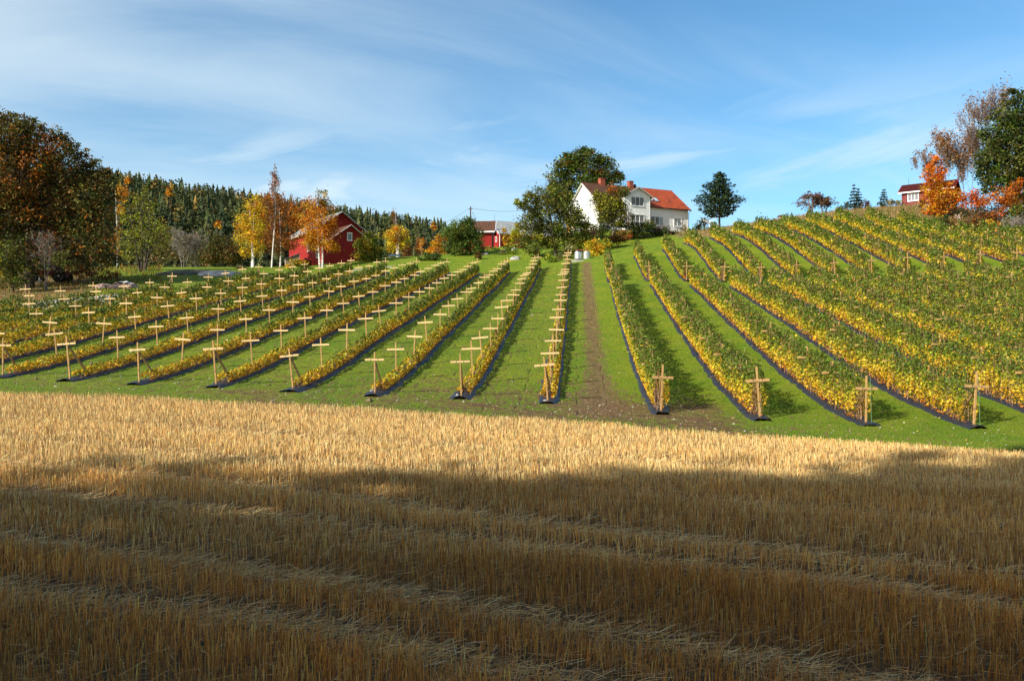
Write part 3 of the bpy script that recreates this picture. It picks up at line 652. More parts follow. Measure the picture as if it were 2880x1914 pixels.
PROTO = {('L',0): proto(1.92,.062,.86,.085,1.57,False,False), ('L',1): proto(1.95,.066,.86,.085,1.60,True,False,1), ('L',2): proto(1.92,.066,.86,.085,1.57,True,False,-1),
         ('R',0): proto(1.90,.060,.94,.085,1.44,False,True), ('R',1): proto(1.90,.062,.84,.10,1.40,True,True,1), ('R',2): proto(1.90,.07,.84,.09,1.42,True,True,-1)}
POSTS = []
def add_posts(side, j, a, y0, y1, blockname):
    n = max(2, int(round((y1-y0)/3.8))+1); ys = np.linspace(y0, y1, n)
    for k, y in enumerate(ys):
        if 0 < k < n-1: y += rng.normal(0, .10)
        x = row_xy(a, y)
        if abs(x) > .66*y + 1.5: continue
        POSTS.append(dict(side=side, j=j, k=k, n=n, x=x, y=y, kind=1 if k == 0 else (2 if k == n-1 else 0), block=blockname))
for j, a in AL.items():
    y0, y1 = near_y(j), FAR[j]
    vis = lambda y, a=a: abs(row_xy(a, y)) < .66*y + 2.5
    ln = y1 - y0
    ramp_ = 1.0 if j >= 2 else 0.35
    hf = lambda y, y0=y0, y1=y1, j=j: float(np.interp((y-y0)/(y1-y0), [0,.08,.3,.6,1], [.38,.52,.78,1.0,1.22] if j >= 1 else [.6,.75,.95,1.1,1.1])) * (1.0 + .06*math.sin(y*.8+j))
    gf = lambda y, y0=y0, y1=y1, j=j: float(np.interp((y-y0)/(y1-y0), [0,.12,.35,.7,1], [1.0,.80,.52,.38,.28])) + .10*math.sin(y*.35 + j*1.7)
    raspberry(a, y0+.6, y1-.2, hf, .34, gf, f'low raspberry bushes with golden feet, {row_name(j)}', True, lfac=.85, vis=vis)
    mulch(a, y0 if j >= 1 else max(y0, abs(a)/.75), y1, f'dark blue plastic mulch strip under {row_name(j)}')
    add_posts('L', j, a, y0, y1, '')
LANE0, LANE1 = 73.2, 77.6
for j, a in AR.items():
    y0, y1 = near_y(j), FAR[j]; segs = []
    vis = lambda y, a=a: abs(row_xy(a, y)) < .66*y + 2.5
    if j <= 19: segs.append((y0, LANE0 + (j-14)*.15, 'lower block'))
    segs.append((LANE1 + (j-14)*.12 if j <= 20 else max(y0, a/.58), y1, 'upper block'))
    for (s0, s1, bn) in segs:
        hf = lambda y, j=j, s0=s0: (1.80 + .06*math.sin(y*.6+j*2)) * float(np.interp(y-s0, [0,.6,2], [.8,.95,1.0])) * (1.0 if y < 75 else .97)
        gf = lambda y, j=j: .37 + .05*math.sin(y*.4+j) + .14*math.exp(-(y-29)/7.)
        raspberry(a, s0+.25, s1-.1, hf, .40, gf, f'tall yellow-green raspberry bushes, {row_name(j)}, {bn}', False, lfac=.92, vis=vis)
        mulch(a, max(s0, a/.60), s1, f'dark plastic mulch strip under {row_name(j)}, {bn}')
        add_posts('R', j, a, s0, s1, bn)
POSTS.sort(key=lambda p: p['y'] + (12 if p['side'] == 'R' and p['kind'] == 0 else 0))
for i, p in enumerate(POSTS[:300]):
    meshes, _ = PROTO[(p['side'], p['kind'])]
    p['z'] = Hs(p['x'], p['y'])
    e = empty('trellis_post', (p['x'], p['y'], p['z'])); sc_ = rng.uniform(.93, 1.06); e.scale = (sc_, sc_, sc_)
    e.rotation_euler = (R(rng.normal(0, 1.8)), R(rng.normal(-1.8 if p['side']=='L' else .6, 2.0)), R(rng.normal(-3 if p['side']=='L' else 2, 4)))
    for nm, me in meshes.items():
        o = bpy.data.objects.new(nm.rstrip('23'), me); link(o); o.parent = e
    pos_ = 'nearest' if p['k'] == 0 else ('farthest' if p['k'] == p['n']-1 else f"{ORD[p['k']+1]} from near end")
    wd = 'braced trellis cross' if p['kind'] else 'wooden trellis cross'
    rn = row_name(p['j']).replace('the ', '', 1)
    tag(e, f"{wd}, {pos_}, {rn}" + (f", {p['block']}" if p['block'] else ''), 'trellis post', 'cross-shaped wooden trellis posts')
rest = MB()
for p in POSTS[300:]:
    z = Hs(p['x'], p['y']); x, y = p['x'], p['y']; l = rng.normal(0, .02)
    rest.cc = (.60,.38,.15); rest.obox((x, y, z-.1), (x+l, y, z+1.9), .065, .065, up=(0,1,0)); zb = z+1.45
    rest.cc = (.58,.36,.15); rest.box(x-.42, x+.42, y-.062, y-.036, zb-.045, zb+.045)
if POSTS[300:]:
    o = rest.build('far_trellis_posts', M['paint'], col=True); tag(o, 'cross-shaped trellis posts of the farthest rows on the hill', 'trellis posts', 'cross-shaped wooden trellis posts', 'stuff')
print('posts', len(POSTS))
# ------------------------------------------------------------------ trees and bushes
def PW(xd, yd, d): return T2W(xd*K, yd*K, d)
def MPP(d): return d*K/FP
def limb(mb, p, q, r0, r1, sag=.12, n=5, sides=5):
    p, q = np.array(p), np.array(q); L = np.linalg.norm(q-p); mid = (p+q)/2 + np.array([rng.normal(0,.06)*L, rng.normal(0,.06)*L, sag*L])
    ts = np.linspace(0, 1, n); pts = [(1-t)**2*p + 2*t*(1-t)*mid + t*t*q for t in ts]; mb.tube(pts, [r0+(r1-r0)*t for t in ts], sides, caps=False)
def grow(mb, p, d, L, r, lvl, tips, spread=.55, up=.25, nch=4, maxl=4, minr=.012):
    d = d/np.linalg.norm(d); pts = [p]; cur = p.copy(); dd = d.copy()
    for i in range(3):
        dd = dd + rng.normal(0, .10, 3) + np.array([0,0,up*.15]); dd /= np.linalg.norm(dd); cur = cur + dd*L/3; pts.append(cur.copy())
    rr = [max(minr, r*(1-.22*i)) for i in range(4)]
    mb.tube(pts, rr, 5 if lvl == 0 else 3, caps=False)
    if lvl >= maxl: tips.append(cur); return
    for k in range(nch + (lvl == 0)*3):
        t = rng.uniform(.35 if lvl else .30, 1.0); b = pts[0] + (pts[-1]-pts[0])*t if lvl else np.array([np.interp(t*3, range(4), [q[i] for q in pts]) for i in range(3)])
        a = rand_dirs(1)[0]; a = a - dd*a.dot(dd); a /= np.linalg.norm(a)
        nd = dd*(1-spread) + a*spread + np.array([0,0,up*.5]); grow(mb, b, nd, L*rng.uniform(.42,.66)*(1.15-.35*t if lvl == 0 else 1), max(minr, rr[-1]*.72), lvl+1, tips, spread, up, nch, maxl, minr)
def tree(name, label, cat, x, d, lobes, pal, leaf=2.2, dens=2.0, trunk=None, bark='bark', group=None, stems=None, shell=.55, zoff=0.0, depth=1.0, twigs=6, cvar=.22, topz=None, leafmat='leaf', aspect=.66, up=.35):
    """lobes: (x, y, rx[, ry]) outline blobs of the crown in photo pixels at distance d"""
    m = MPP(d); base = np.array([(x*K-1440)/FP*d, d, 0.]); base[2] = Hs(base[0], d) + zoff
    root = empty(name, base); tag(root, label, cat, group)
    Cs, Ss, Ks, ends = [], [], [], []
    for lb in lobes:
        lx, ly, rx = lb[:3]; ry = lb[3] if len(lb) > 3 and lb[3] else rx; lp = lb[4] if len(lb) > 4 else pal
        c = PW(lx, ly, d); c[1] += rng.uniform(-.45, .45)*rx*m*depth
        R3 = np.array([rx*m, rx*m*depth, ry*m]); area = math.pi*rx*ry*.434**2
        n = int(2.3*dens*area/(.5*aspect*leaf*leaf)) + 6
        ncl = max(5, int(area/15)); dirs = rand_dirs(ncl); rad = shell + (1-shell)*rng.random(ncl)**.7; cc = dirs*rad[:,None]
        cc *= (1 + .18*np.sin(dirs[:,0:1]*5+lx)*np.cos(dirs[:,2:3]*4+ly))
        ck = pick(lp, ncl)*np.exp(rng.normal(0, cvar, (ncl,1)))
        ix = rng.integers(0, ncl, n); sp = max(.11, min(.30, 3.2/max(3, rx*.434)))
        off_ = rng.normal(0, sp, (n,3)); P = c + (cc[ix] + off_)*R3
        col = ck[ix]; alt = rng.random(n) < .22; col = np.where(alt[:,None], pick(lp, n), col)
        hz_ = Hs(base[0], d)+.02; keep = P[:,2] > H(P[:,0], P[:,1]) + .03; P, col = P[keep], col[keep]
        Cs.append(P); Ks.append(vary(col, len(P), .18, .05)); Ss.append(leaf*d/796*rng.uniform(.6,1.4,len(P)))
        ends.append((c, [c + cc[i]*R3*.9 for i in rng.integers(0, ncl, twigs)], rx*m))
    C, S, Kc = np.concatenate(Cs), np.concatenate(Ss), np.concatenate(Ks)
    v, f = leaf_quads(C, S, up=up, aspect=aspect); obj_np('crown' if trunk else 'foliage', v - base, f, M[leafmat], root, Kc)
    mb = MB(); tr = trunk or .03; zt = max(e[0][2] for e in ends) if topz is None else topz
    st = stems or [(0, 0)]
    axes = []; mb2 = MB()
    for (sx, lean) in st:
        b0 = base + np.array([sx*m, 0, -.25]); top = np.array([base[0]+sx*m+lean*m, d, zt]); k = 6
        pts = [b0 + (top-b0)*t + np.array([math.sin(t*4+sx)*.012, math.cos(t*3+sx)*.012, 0])*(zt-base[2]) for t in np.linspace(0,1,k)]
        mb.tube(pts, [tr*1.25]+[tr*(1-.85*t) for t in np.linspace(0,1,k)[1:]], 8, caps=False); axes.append(pts)
    for i, (c, tw, r) in enumerate(ends):
        pts = axes[i % len(axes)]; hfrac = np.clip((c[2]-base[2])/(zt-base[2])*.62, .15, .9); q = pts[0] + (np.array(pts[-1])-pts[0])*hfrac
        limb(mb2, q, c, tr*.30, tr*.12)
        for e in tw: limb(mb2, c if rng.random() < .6 else (c+q)/2, e, tr*.11, max(.008, tr*.035), .05, 4, 3)
    mb.v = [tuple(np.array(p)-base) for p in mb.v]; mb.build('trunk' if trunk else 'stems', M[bark], root)
    mb2.v = [tuple(np.array(p)-base) for p in mb2.v]; mb2.build('branches' if trunk else 'twigs', M['twig' if bark == 'birch' else bark], root)
    return root
def bbox_lobes(x0, x1, y0, y1, n, shape='round', seed=0, fr=.30):
    r = np.random.default_rng(seed); w = (x1-x0)/2; h = (y1-y0)/2; cx = (x0+x1)/2; cy = (y0+y1)/2; out = []
    for i in range(n):
        t = (i+.5)/n if n > 2 else .5; yy = y0 + (y1-y0)*(.10+.80*t)
        k = (yy-y0)/(y1-y0)
        wp = {'round': math.sqrt(max(.05, 1-(2*k-1)**2)), 'cone': .22+.78*k**.8*(1-.35*max(0,k-.75)*4*.5), 'column': math.sqrt(max(.1,1-(2*k-1)**4)), 'egg': math.sqrt(max(.05,1-(2*k-1)**2))*(.75+.35*k)}[shape]
        rr = min(w, max(w*fr*1.3, w*wp*.55)); xx = cx + r.uniform(-1, 1)*(max(0, w*wp-rr)); out.append((xx, yy, rr*r.uniform(.85,1.1), min(h*.6, rr*r.uniform(.8,1.1))))
    return out
def spruce(name, label, cat, x, d, top, hw, pal, group=None, pine=False, base_y=None, bare=.06, dens=1.0, leaf=2.3):
    m = MPP(d); base = np.array([(x*K-1440)/FP*d, d, 0.]); base[2] = Hs(base[0], d); zt = PW(x, top, d)[2]; Ht = zt - base[2]; W = hw*m
    root = empty(name, base); tag(root, label, cat, group); mb = MB()
    mb.tube([base*0+(0,0,-.2), np.array([.02*Ht*.3,0,Ht*.5]), np.array([0,0,Ht])], [Ht*.020, Ht*.014, .02], 7, caps=False)
    C, S, Kc, D = [], [], [], []
    nl = int(max(9, min(26, Ht*1.9)));
    for i in range(nl):
        t = (i+.3)/nl; z = Ht*(bare+(1-bare)*t)
        if pine: rr = W*(math.sin(min(1, (1-t)*1.12)*math.pi/2)**.9)*(.72+.28*min(1,t/.2)) * rng.uniform(.75, 1.1)
        else: rr = W*((1-t)**.85*.97+.03)*rng.uniform(.82,1.1)
        nb = 9 if pine else 8; a0 = rng.uniform(0, 6.28)
        for b in range(nb):
            a = a0 + b*2*math.pi/nb + rng.normal(0,.2); r_ = rr*rng.uniform(.72,1.12); rise = (.30 if pine else -.18)*r_ + rng.normal(0,.05)*r_
            e = np.array([math.cos(a)*r_, math.sin(a)*r_, z+rise]); s = np.array([0,0,z])
            mb.tube([s, e*.55+s*.45 + (0,0,.04*r_), e], [.006*Ht*(1-t)+.012, .01, .006], 3, caps=False)
            n = int(max(4, r_/m*.434*2.2*dens)); tt = rng.uniform(.15, 1.04, n)**.75; P = s+(e-s)*tt[:,None]; wv = .13*r_*(1.15-tt*.6)
            P = P + rng.normal(0, 1, (n,3))*wv[:,None]*np.array([1,1,.55]); C.append(P); S.append(leaf*d/796*rng.uniform(.8,1.6,n))
            Kc.append(pick(pal, n)*rng.uniform(.75,1.3))
    C, S, Kc = np.concatenate(C), np.concatenate(S), np.concatenate(Kc); v, f = leaf_quads(C, S, up=.6, aspect=.45)
    obj_np('crown', v, f, M['needle'], root, vary(Kc, len(C), .2, .05)); mb.build('trunk', M['bark'], root); return root
def bare_tree(name, label, cat, x, d, top, pal=None, nleaf=0, leaf=1.8, bark='twig', group=None, lean=0, spread=.5, up=.3, r=.10, maxl=4, nch=4, stems=1, width=None, lsp=.035, minr=.012):
    m = MPP(d); base = np.array([(x*K-1440)/FP*d, d, 0.]); base[2] = Hs(base[0], d); Ht = PW(x, top, d)[2] - base[2]
    root = empty(name, base); tag(root, label, cat, group); mb = MB(); tips = []
    for s in range(stems):
        sx = (s-(stems-1)/2)*.25; grow(mb, np.array([sx,rng.normal(0,.1),-.1]), np.array([lean+sx*.5+rng.normal(0,.04), rng.normal(0,.06), 1.0]), Ht*.70, r, 0, tips, spread, up, nch, maxl, minr)
    V = np.array(mb.v); s = Ht/max(np.percentile(V[:,2], 99.7), .1); V[:,2] *= s
    if width: ws = width*m/max(np.percentile(np.abs(V[:,0]), 97), .1); V[:,:2] *= ws
    else: ws = 1
    mb.v = [tuple(p) for p in V]; mb.build('trunk', M[bark], root)
    if nleaf:
        T_ = np.array(tips)*np.array([ws,ws,s]); ix = rng.integers(0, len(T_), nleaf); P = T_[ix] + rng.normal(0, lsp*Ht, (nleaf,3))*np.array([.6,.6,.7]); P[:,2] = np.maximum(P[:,2], .1)
        v, f = leaf_quads(P, leaf*d/796*rng.uniform(.6,1.4,nleaf), up=.2); obj_np('crown', v, f, M['leaf'], root, vary(pick(pal, nleaf), nleaf, .25, .06))
    return root
P_OR = [('orange',5),('gold',3),('rust',2)]
P_YL = [('gold',4),('yellow',4),('orange',1),('lime',1)]
P_OAK = [('rust',1.2),('oakd',4),('brown',1.2),('dkolive',5),('olive',3.5),('dkgreen',2)]
P_RU = [('rust',4),('oakd',3),('orange',.5),('olive',2),('dkolive',2)]
P_AP = [('green',3),('olive',4),('dkolive',3),('yelgreen',1)]
# -- far left: the big oak and what grows round it
tree('oak_tree', 'huge rust and olive oak tree filling the left edge', 'tree', 62, 80,
     [(20,330,62),(70,325,50),(125,345,46,46,P_RU),(60,400,80,80,P_RU),(-20,400,80,80,P_RU),(40,350,40,30,P_RU),(60,470,50,40,P_RU),(150,400,58),(190,395,38),(225,395,24,16),(100,470,80,80,P_RU),(170,480,60),(20,490,80),(215,455,40),(225,520,36),(180,560,52),(100,560,66),(10,570,66),(232,580,26),(240,430,24,26),(238,480,26,30),(246,545,24,34),(240,590,26,26),(258,408,13,8),(168,338,15,11),(98,296,13,10),(190,352,15,10),(262,450,12,9),(42,274,15,8),(118,318,13,8),(215,372,13,8),(250,395,14,6),(150,318,13,8),(30,262,10,6),(76,278,8,9),(60,300,26,20),(68,285,12),(135,312,20,14),(10,290,26),(5,272,12),(150,335,14),(240,390,12,7),(205,378,14,9),(-60,480,80),(-60,330,60)],
     P_OAK, leaf=2.5, dens=1.15, trunk=.5, twigs=12, cvar=.42, zoff=-.3)
tree('understorey_tree', 'dull green small tree in front of the big oak trunk', 'tree', 30, 76, [(20,590,30),(0,620,26),(45,625,22),(150,598,24,16),(20,650,26,16)], [('olive',3),('green',2),('yellow',.6),('dkolive',3)], 2.4, 1.5, .10)
bare_tree('bare_sapling', 'bare pale-stemmed sapling before the old tractor', 'tree', 105, 78, 528, [('rust',3),('wine',2),('brown',2)], 500, bark='grey_bark', spread=.55, r=.08, stems=2, width=34)
tree('orange_bush', 'low rust orange bush right of the old tractor', 'bush', 215, 84, [(190,632,24,12),(222,628,26,12),(250,636,20,9)], [('rust',3),('brown',3),('redor',.6)], 2.1, 1.6)
tree('brown_bush', 'dead brown bush under the oak, right of the tractor', 'bush', 165, 88, [(165,608,22,12),(195,600,24,14)], [('brown',3),('tan',1),('oakd',3)], 2.0, 1.3)
tree('birch_tree', 'pale orange birch half hidden behind the yellow-green tree', 'tree', 268, 118, bbox_lobes(250,290,500,600,6,'egg',3)+[(278,440,10,16),(282,480,9,12)], [('gold',2),('rust',2),('tan',2)], 1.9, 1.1, .10, 'birch')
tree('maple_tree', 'sparse yellow-green maple with several dark stems by the yard', 'tree', 325, 98,
     [(330,470,26,22),(310,510,30,22),(350,520,28,24),(320,555,36,24),(370,555,24,18),(290,550,20,16),(335,445,12,12),(385,535,16,16),(300,585,22,14)], [('yelgreen',5),('lime',2),('olive',3)], 1.9, .62, .14, 'bark', stems=[(0,0),(6,14),(-5,-22),(10,40)], twigs=14)
bare_tree('bare_tree', 'leafless grey tree between the maple and the round willow', 'tree', 425, 128, 522, [('tan',2),('brown',2)], 160, bark='grey_bark', stems=3, width=32, r=.10, minr=.02)
bare_tree('bare_tree', 'leafless grey tree left of the round willow', 'tree', 456, 130, 530, [('tan',2),('olive',2)], 160, bark='grey_bark', stems=3, width=30, r=.10, minr=.02)
tree('willow_thicket', 'grey olive thicket behind the bare trees', 'bush', 400, 140, [(385,560,26,30),(420,575,30,26),(450,580,26,24),(370,590,24,18)], [('dkolive',3),('olive',2),('tan',1),('brown',1)], 1.8, 1.2)
tree('willow_tree', 'low round olive brown willow beside the yellow birch', 'tree', 515, 125, [(515,565,34,24),(488,580,26,24),(545,582,26,24),(515,592,46,20)], [('dkolive',4),('olive',3),('brown',2)], 1.8, 2.2, .12)
tree('dry_bush', 'small brown scrub at the right end of the pale rock', 'bush', 545, 106, [(545,618,14,9),(560,624,14,6)], [('brown',3),('tan',2),('olive',2)], 1.9, 1.3)
# -- the birches by the barn
tree('birch_tree', 'yellow birch with forked white trunk, leftmost of the birches', 'birch', 580, 114, [(585,468,16,18),(568,490,20,20),(596,500,20,22),(560,515,20,20),(585,530,24,20),(566,548,22,18),(598,555,18,18),(580,575,20,16),(562,582,12,12)], P_YL, 1.7, 1.25, .14, 'birch', stems=[(0,-4),(2,6)], twigs=9)
tree('birch_tree', 'rust brown birch behind the tall white trunks', 'birch', 645, 128, [(612,480,24,24),(640,475,22,22),(665,480,22,24),(620,520,28,24),(655,520,28,24),(640,560,34,22),(672,555,20,18),(608,555,20,18),(686,510,14,12)], [('rust',5),('orange',2),('brown',2)], 1.7, 1.25, .14, 'birch', twigs=9)
tree('birch_tree', 'tallest birch, white twin trunks and thin leafless top', 'birch', 623, 112, [(630,398,8,13),(634,420,13,16),(628,445,15,14),(618,470,14,14),(640,470,12,14),(625,500,16,14)], [('brown',4),('rust',3),('orange',1)], 1.5, .95, .10, 'birch', stems=[(5,6)], twigs=30, topz=PW(630,386,112)[2])
tree('birch_tree', 'orange birch with greenish top in front of the red barn', 'birch', 740, 110, [(738,452,14,14,[('olive',3),('gold',2)]),(722,475,20,18,[('orange',3),('olive',1),('gold',2)]),(748,475,20,18,[('orange',3),('olive',1)]),(714,505,22,20),(742,505,26,20),(762,512,16,16),(710,535,18,18),(735,535,26,20),(765,535,18,16),(722,560,22,16),(750,565,26,16),(775,572,14,10),(705,555,14,12)], P_OR, 1.7, 1.25, .13, 'birch', stems=[(-4,-4),(1,2)], twigs=9)
tree('forked_bush_tree', 'small green and yellow tree at the barn right corner', 'tree', 850, 116, [(838,562,18,16),(862,560,16,16),(850,585,28,18),(836,590,14,12),(868,585,14,16),(850,545,14,9)], [('green',3),('yellow',2.2),('olive',3),('lime',1)], 1.8, 2.0, .08)
tree('golden_bush', 'low golden bush in front of the barn left corner', 'bush', 690, 108, [(672,612,14,8),(690,608,18,9),(708,614,14,7)], [('gold',2),('olive',3),('green',1),('rust',1)], 1.8, 1.9)
tree('birch_tree', 'bare-topped dark birch behind the small golden birch', 'tree', 912, 140, [(908,500,8,14),(915,520,12,14),(908,488,6,8)], [('brown',4),('rust',2)], 1.3, .5, .10, 'birch', twigs=16, topz=PW(910,474,140)[2])
tree('birch_tree', 'small round golden birch behind the blue bench', 'birch', 915, 124, [(905,545,16,16),(925,545,16,16),(915,530,14,12),(900,562,14,12),(930,560,14,12),(915,565,18,12)], P_YL, 1.7, 1.6, .09, 'birch', stems=[(0,-2),(2,3)], twigs=6)
tree('yellow_sapling', 'narrow yellow birch at the wood edge, left of the orange one', 'birch', 970, 160, bbox_lobes(960,984,542,590,4,'egg',5), [('gold',3),('orange',2)], 1.7, 1.5, .07, 'birch')
tree('orange_sapling', 'orange birch leaning over the garden, left of the green apple tree', 'birch', 1008, 150, [(1012,555,14,14),(1000,570,14,14),(1018,575,14,16),(990,580,10,10)], [('gold',3),('orange',3)], 1.7, 1.7, .08, 'birch')
tree('flowering_bush', 'round dark green bush with white flowers on the lawn', 'bush', 992, 112, [(980,592,14,9),(1002,592,15,9),(992,588,14,8)], [('green',3),('dkgreen',3),('pale',1.6)], 1.6, 2.4)
tree('apple_tree', 'dense dark green apple tree left of the small red sheds', 'tree', 1072, 118, [(1060,525,22,18),(1085,522,20,18),(1045,545,24,18),(1075,545,30,20),(1098,545,20,18),(1050,570,28,18),(1085,572,30,18),(1105,568,14,14)], [('green',4),('dkgreen',4),('olive',1)], 1.8, 2.3, .14)
tree('lime_tree', 'bright yellow-green tree beside the grey shed roof', 'tree', 1190, 140, [(1182,530,12,12),(1192,545,14,12),(1180,552,8,8),(1196,525,9,9)], [('yellow',2),('lime',4)], 1.8, 1.9, .08)
tree('apple_tree', 'large dark olive apple tree with leaning trunk, left of the house', 'tree', 1281, 112,
     [(1225,452,16,12),(1205,470,14,12),(1250,450,26,18),(1288,445,26,18),(1225,485,28,22),(1265,485,32,24),(1305,480,28,24),(1330,500,22,18),(1222,520,28,20),(1262,525,32,22),(1300,525,30,22),(1335,530,20,18),(1235,555,28,16),(1275,555,26,16),(1315,558,24,16),(1228,578,18,10),(1192,465,7,5),(1345,515,12,10)],
     [('dkolive',2),('olive',5),('yelgreen',1.6),('dkgreen',.6),('green',1.6)], 2.0, 2.3, .26, 'bark', stems=[(0,-22)], twigs=10)
tree('maple_tree', 'big dark green maple with reddish patch behind the house', 'tree', 1345, 163,
     [(1325,365,28,18),(1355,360,26,16),(1300,385,28,20),(1345,390,40,24),(1388,388,26,20),(1290,410,26,18),(1330,425,46,22),(1380,420,34,20),(1410,410,22,16),(1425,405,14,12),(1285,440,24,20),(1385,402,16,10,[('redor',3),('rust',2)]),(1300,460,34,20),(1305,365,10,12),(1345,350,14,7)],
     [('dkgreen',4),('green',2.5),('dkolive',2),('rust',.7),('olive',1)], 2.1, 3.0, .45, twigs=8, zoff=-1)
tree('cherry_tree', 'thin brown-green fruit tree with pale trunk before the white house', 'tree', 1410, 126,
     [(1412,438,14,12,[('rust',2),('brown',2),('orange',1)]),(1385,455,18,14),(1430,445,16,14),(1400,470,22,18),(1425,478,22,18),(1380,490,16,18),(1408,500,24,16),(1440,500,16,16),(1375,460,10,14),(1395,512,16,10),(1432,515,14,8),(1412,485,26,26),(1420,460,22,18),(1390,475,20,20)],
     [('olive',5),('brown',1),('yelgreen',3),('dkolive',3)], 1.7, 1.8, .17, 'grey_bark', stems=[(0,10)], twigs=14)
spruce('pine_tree', 'lone dark pine on the skyline right of the house', 'pine', 1657, 140, 394, 52, [('bluneedle',3),('needle',4),('dkgreen',2)], pine=True, bare=.16, dens=1.25, leaf=2.4)
# -- garden bushes round the house
G_ = 'garden bushes below the white house'
for nm, lab, x, d, lb, pal in (
    ('purple_bush','purple-leaved bush below the house corner',1348,122,[(1352,533,18,12),(1345,540,12,8)],[('purple',4),('wine',2)]),
    ('yellow_bush','bright yellow and orange bush right of the steel tanks',1378,107,[(1368,568,18,14),(1390,568,16,14),(1378,582,20,12),(1358,560,10,10)],[('yellow',4),('gold',2),('lime',3),('orange',1)]),
    ('grey_green_bush','pale green bush left of the steel tanks',1305,107,[(1300,585,16,14),(1316,580,14,14),(1290,598,12,8)],[('green',2),('olive',3),('pale',1)]),
    ('lime_bush','small bright green bush at the apple tree foot',1268,105,[(1265,592,10,9),(1272,600,9,7)],[('lime',2),('green',3)]),
    ('olive_bush','dark olive bush uphill of the yellow bush',1370,114,[(1360,552,20,14),(1335,560,20,14),(1330,575,18,12)],[('dkolive',4),('olive',2),('yelgreen',1)]),
    ('rust_bush','rust brown bush below the pale-trunked fruit tree',1425,118,[(1410,545,18,12),(1430,550,18,12),(1398,560,16,10)],[('brown',3),('rust',3),('dkolive',3)]),
    ('orange_bush','orange-tipped bush in the middle of the garden bed',1440,121,[(1440,538,14,8)],[('redor',1),('rust',3),('olive',2)]),
    ('rose_hedge','dark green rose hedge under the french doors',1465,128,[(1435,526,20,13),(1460,526,22,13),(1485,528,22,13),(1445,540,20,9),(1475,542,20,9)],[('dkgreen',4),('dkolive',3),('wine',.6),('yelgreen',.6)]),
    ('rose_hedge','dark green hedge under the three-part window',1520,130,[(1505,531,20,12),(1528,534,20,12),(1550,540,16,12),(1515,545,22,8)],[('dkgreen',4),('dkolive',3),('wine',.8)]),
    ('round_bush','small brown-green bush at the right end of the hedge',1561,127,[(1562,550,9,9)],[('brown',2),('olive',3),('wine',1)]),
    ('dark_thicket','dark bush between the purple bush and the wall',1372,128,[(1345,520,16,9),(1375,530,20,12),(1395,530,18,12)],[('dkolive',3),('dkgreen',3),('olive',1)]),
    ('yellow_bush','small yellow bush left of the purple bush at the gable',1312,124,[(1313,522,9,14),(1305,535,10,10)],[('gold',3),('olive',3)]),
    ('yellow_conifer','small bright yellow conifer under the annex windows',1492,131,[(1492,515,8,7),(1492,522,9,9)],[('yellow',4),('lime',2)]),
    ('shed_bush','golden bush in front of the grey-roofed shed',1168,124,[(1165,548,8,12),(1170,562,8,8),(1162,530,6,6)],[('gold',4),('yellow',1),('olive',2)]),
    ('garden_thicket','brown-green thicket in front of the red shed',1190,122,[(1200,560,18,10),(1180,570,14,8),(1205,545,14,10)],[('olive',3),('brown',2),('lime',1)]),
    ('low_garden_plants','low green garden plants behind the stepping stones',1150,116,[(1140,572,16,6),(1165,577,14,5),(1185,580,12,5)],[('green',3),('lime',1),('brown',1)]),
    ('brown_bush','small dark brown bush on the lawn',1095,112,[(1100,588,9,7),(1105,592,6,5)],[('wine',1),('brown',2),('oakd',3)]),
    ('purple_shrub','dark shrub at the right corner of the white house',1612,136,[(1608,520,10,8),(1616,514,8,9),(1606,528,7,5)],[('dkgreen',2),('purple',1),('dkolive',2)]),
    ('thin_shrub','thin olive shrub at the house right end',1578,122,[(1575,525,8,10),(1583,535,6,8)],[('olive',3),('rust',1),('yelgreen',1)]),
    ('bare_shrub','dark thin shrub left of the pine',1628,142,[(1625,512,12,10),(1640,520,10,8)],[('dkgreen',2),('dkolive',3)]),
    ('red_bush','low green bush with red tips by the clothes dryer',1630,134,[(1630,527,12,5),(1645,529,12,4)],[('green',3),('olive',2),('red',1)]),
    ('skyline_bush','small brown bush on the skyline right of the pine',1796,122,[(1797,500,8,4),(1803,503,6,3)],[('brown',3),('tan',2)]),
    ):
    tree(nm, lab, 'bush', x, d, lb, pal, 1.75, 1.7 if 'thin' not in nm and 'bare' not in nm else .8)
for x, d, y in ((1561,119,533),(1428,116,548)):
    pass
# -- skyline to the right
bare_tree('rowan_tree', 'round dark bare rowan on the skyline', 'tree', 1870, 130, 441, [('wine',3),('brown',2)], 600, leaf=1.6, spread=.62, r=.12, stems=2, width=30, minr=.016)
bare_tree('rowan_tree', 'smaller purple-brown rowan right of the bare one on the skyline', 'tree', 1900, 130, 452, [('wine',3),('brown',3),('dkolive',3)], 1100, leaf=1.6, spread=.62, r=.10, stems=2, width=25, minr=.016)
spruce('spruce_tree', 'taller spruce of the skyline pair', 'spruce', 1967, 138, 422, 20, [('bluneedle',3),('needle',2)], leaf=2.0)
spruce('spruce_tree', 'shorter spruce on the right of the skyline pair', 'spruce', 1978, 139, 432, 17, [('bluneedle',3),('needle',2)], leaf=2.0)
spruce('spruce_tree', 'lone spruce left of the red cabin', 'spruce', 2036, 136, 434, 21, [('bluneedle',3),('needle',2)], leaf=2.0)
spruce('spruce_tree', 'tiny spruce left of the lone skyline spruce', 'spruce', 2012, 134, 478, 6, [('bluneedle',3),('needle',2)], leaf=1.8)
tree('dark_bush', 'dark bush left of the skyline spruce pair', 'bush', 1945, 133, [(1945,473,11,10),(1938,482,9,7)], [('dkgreen',2),('wine',1),('bluneedle',3)], 1.6, 1.2)
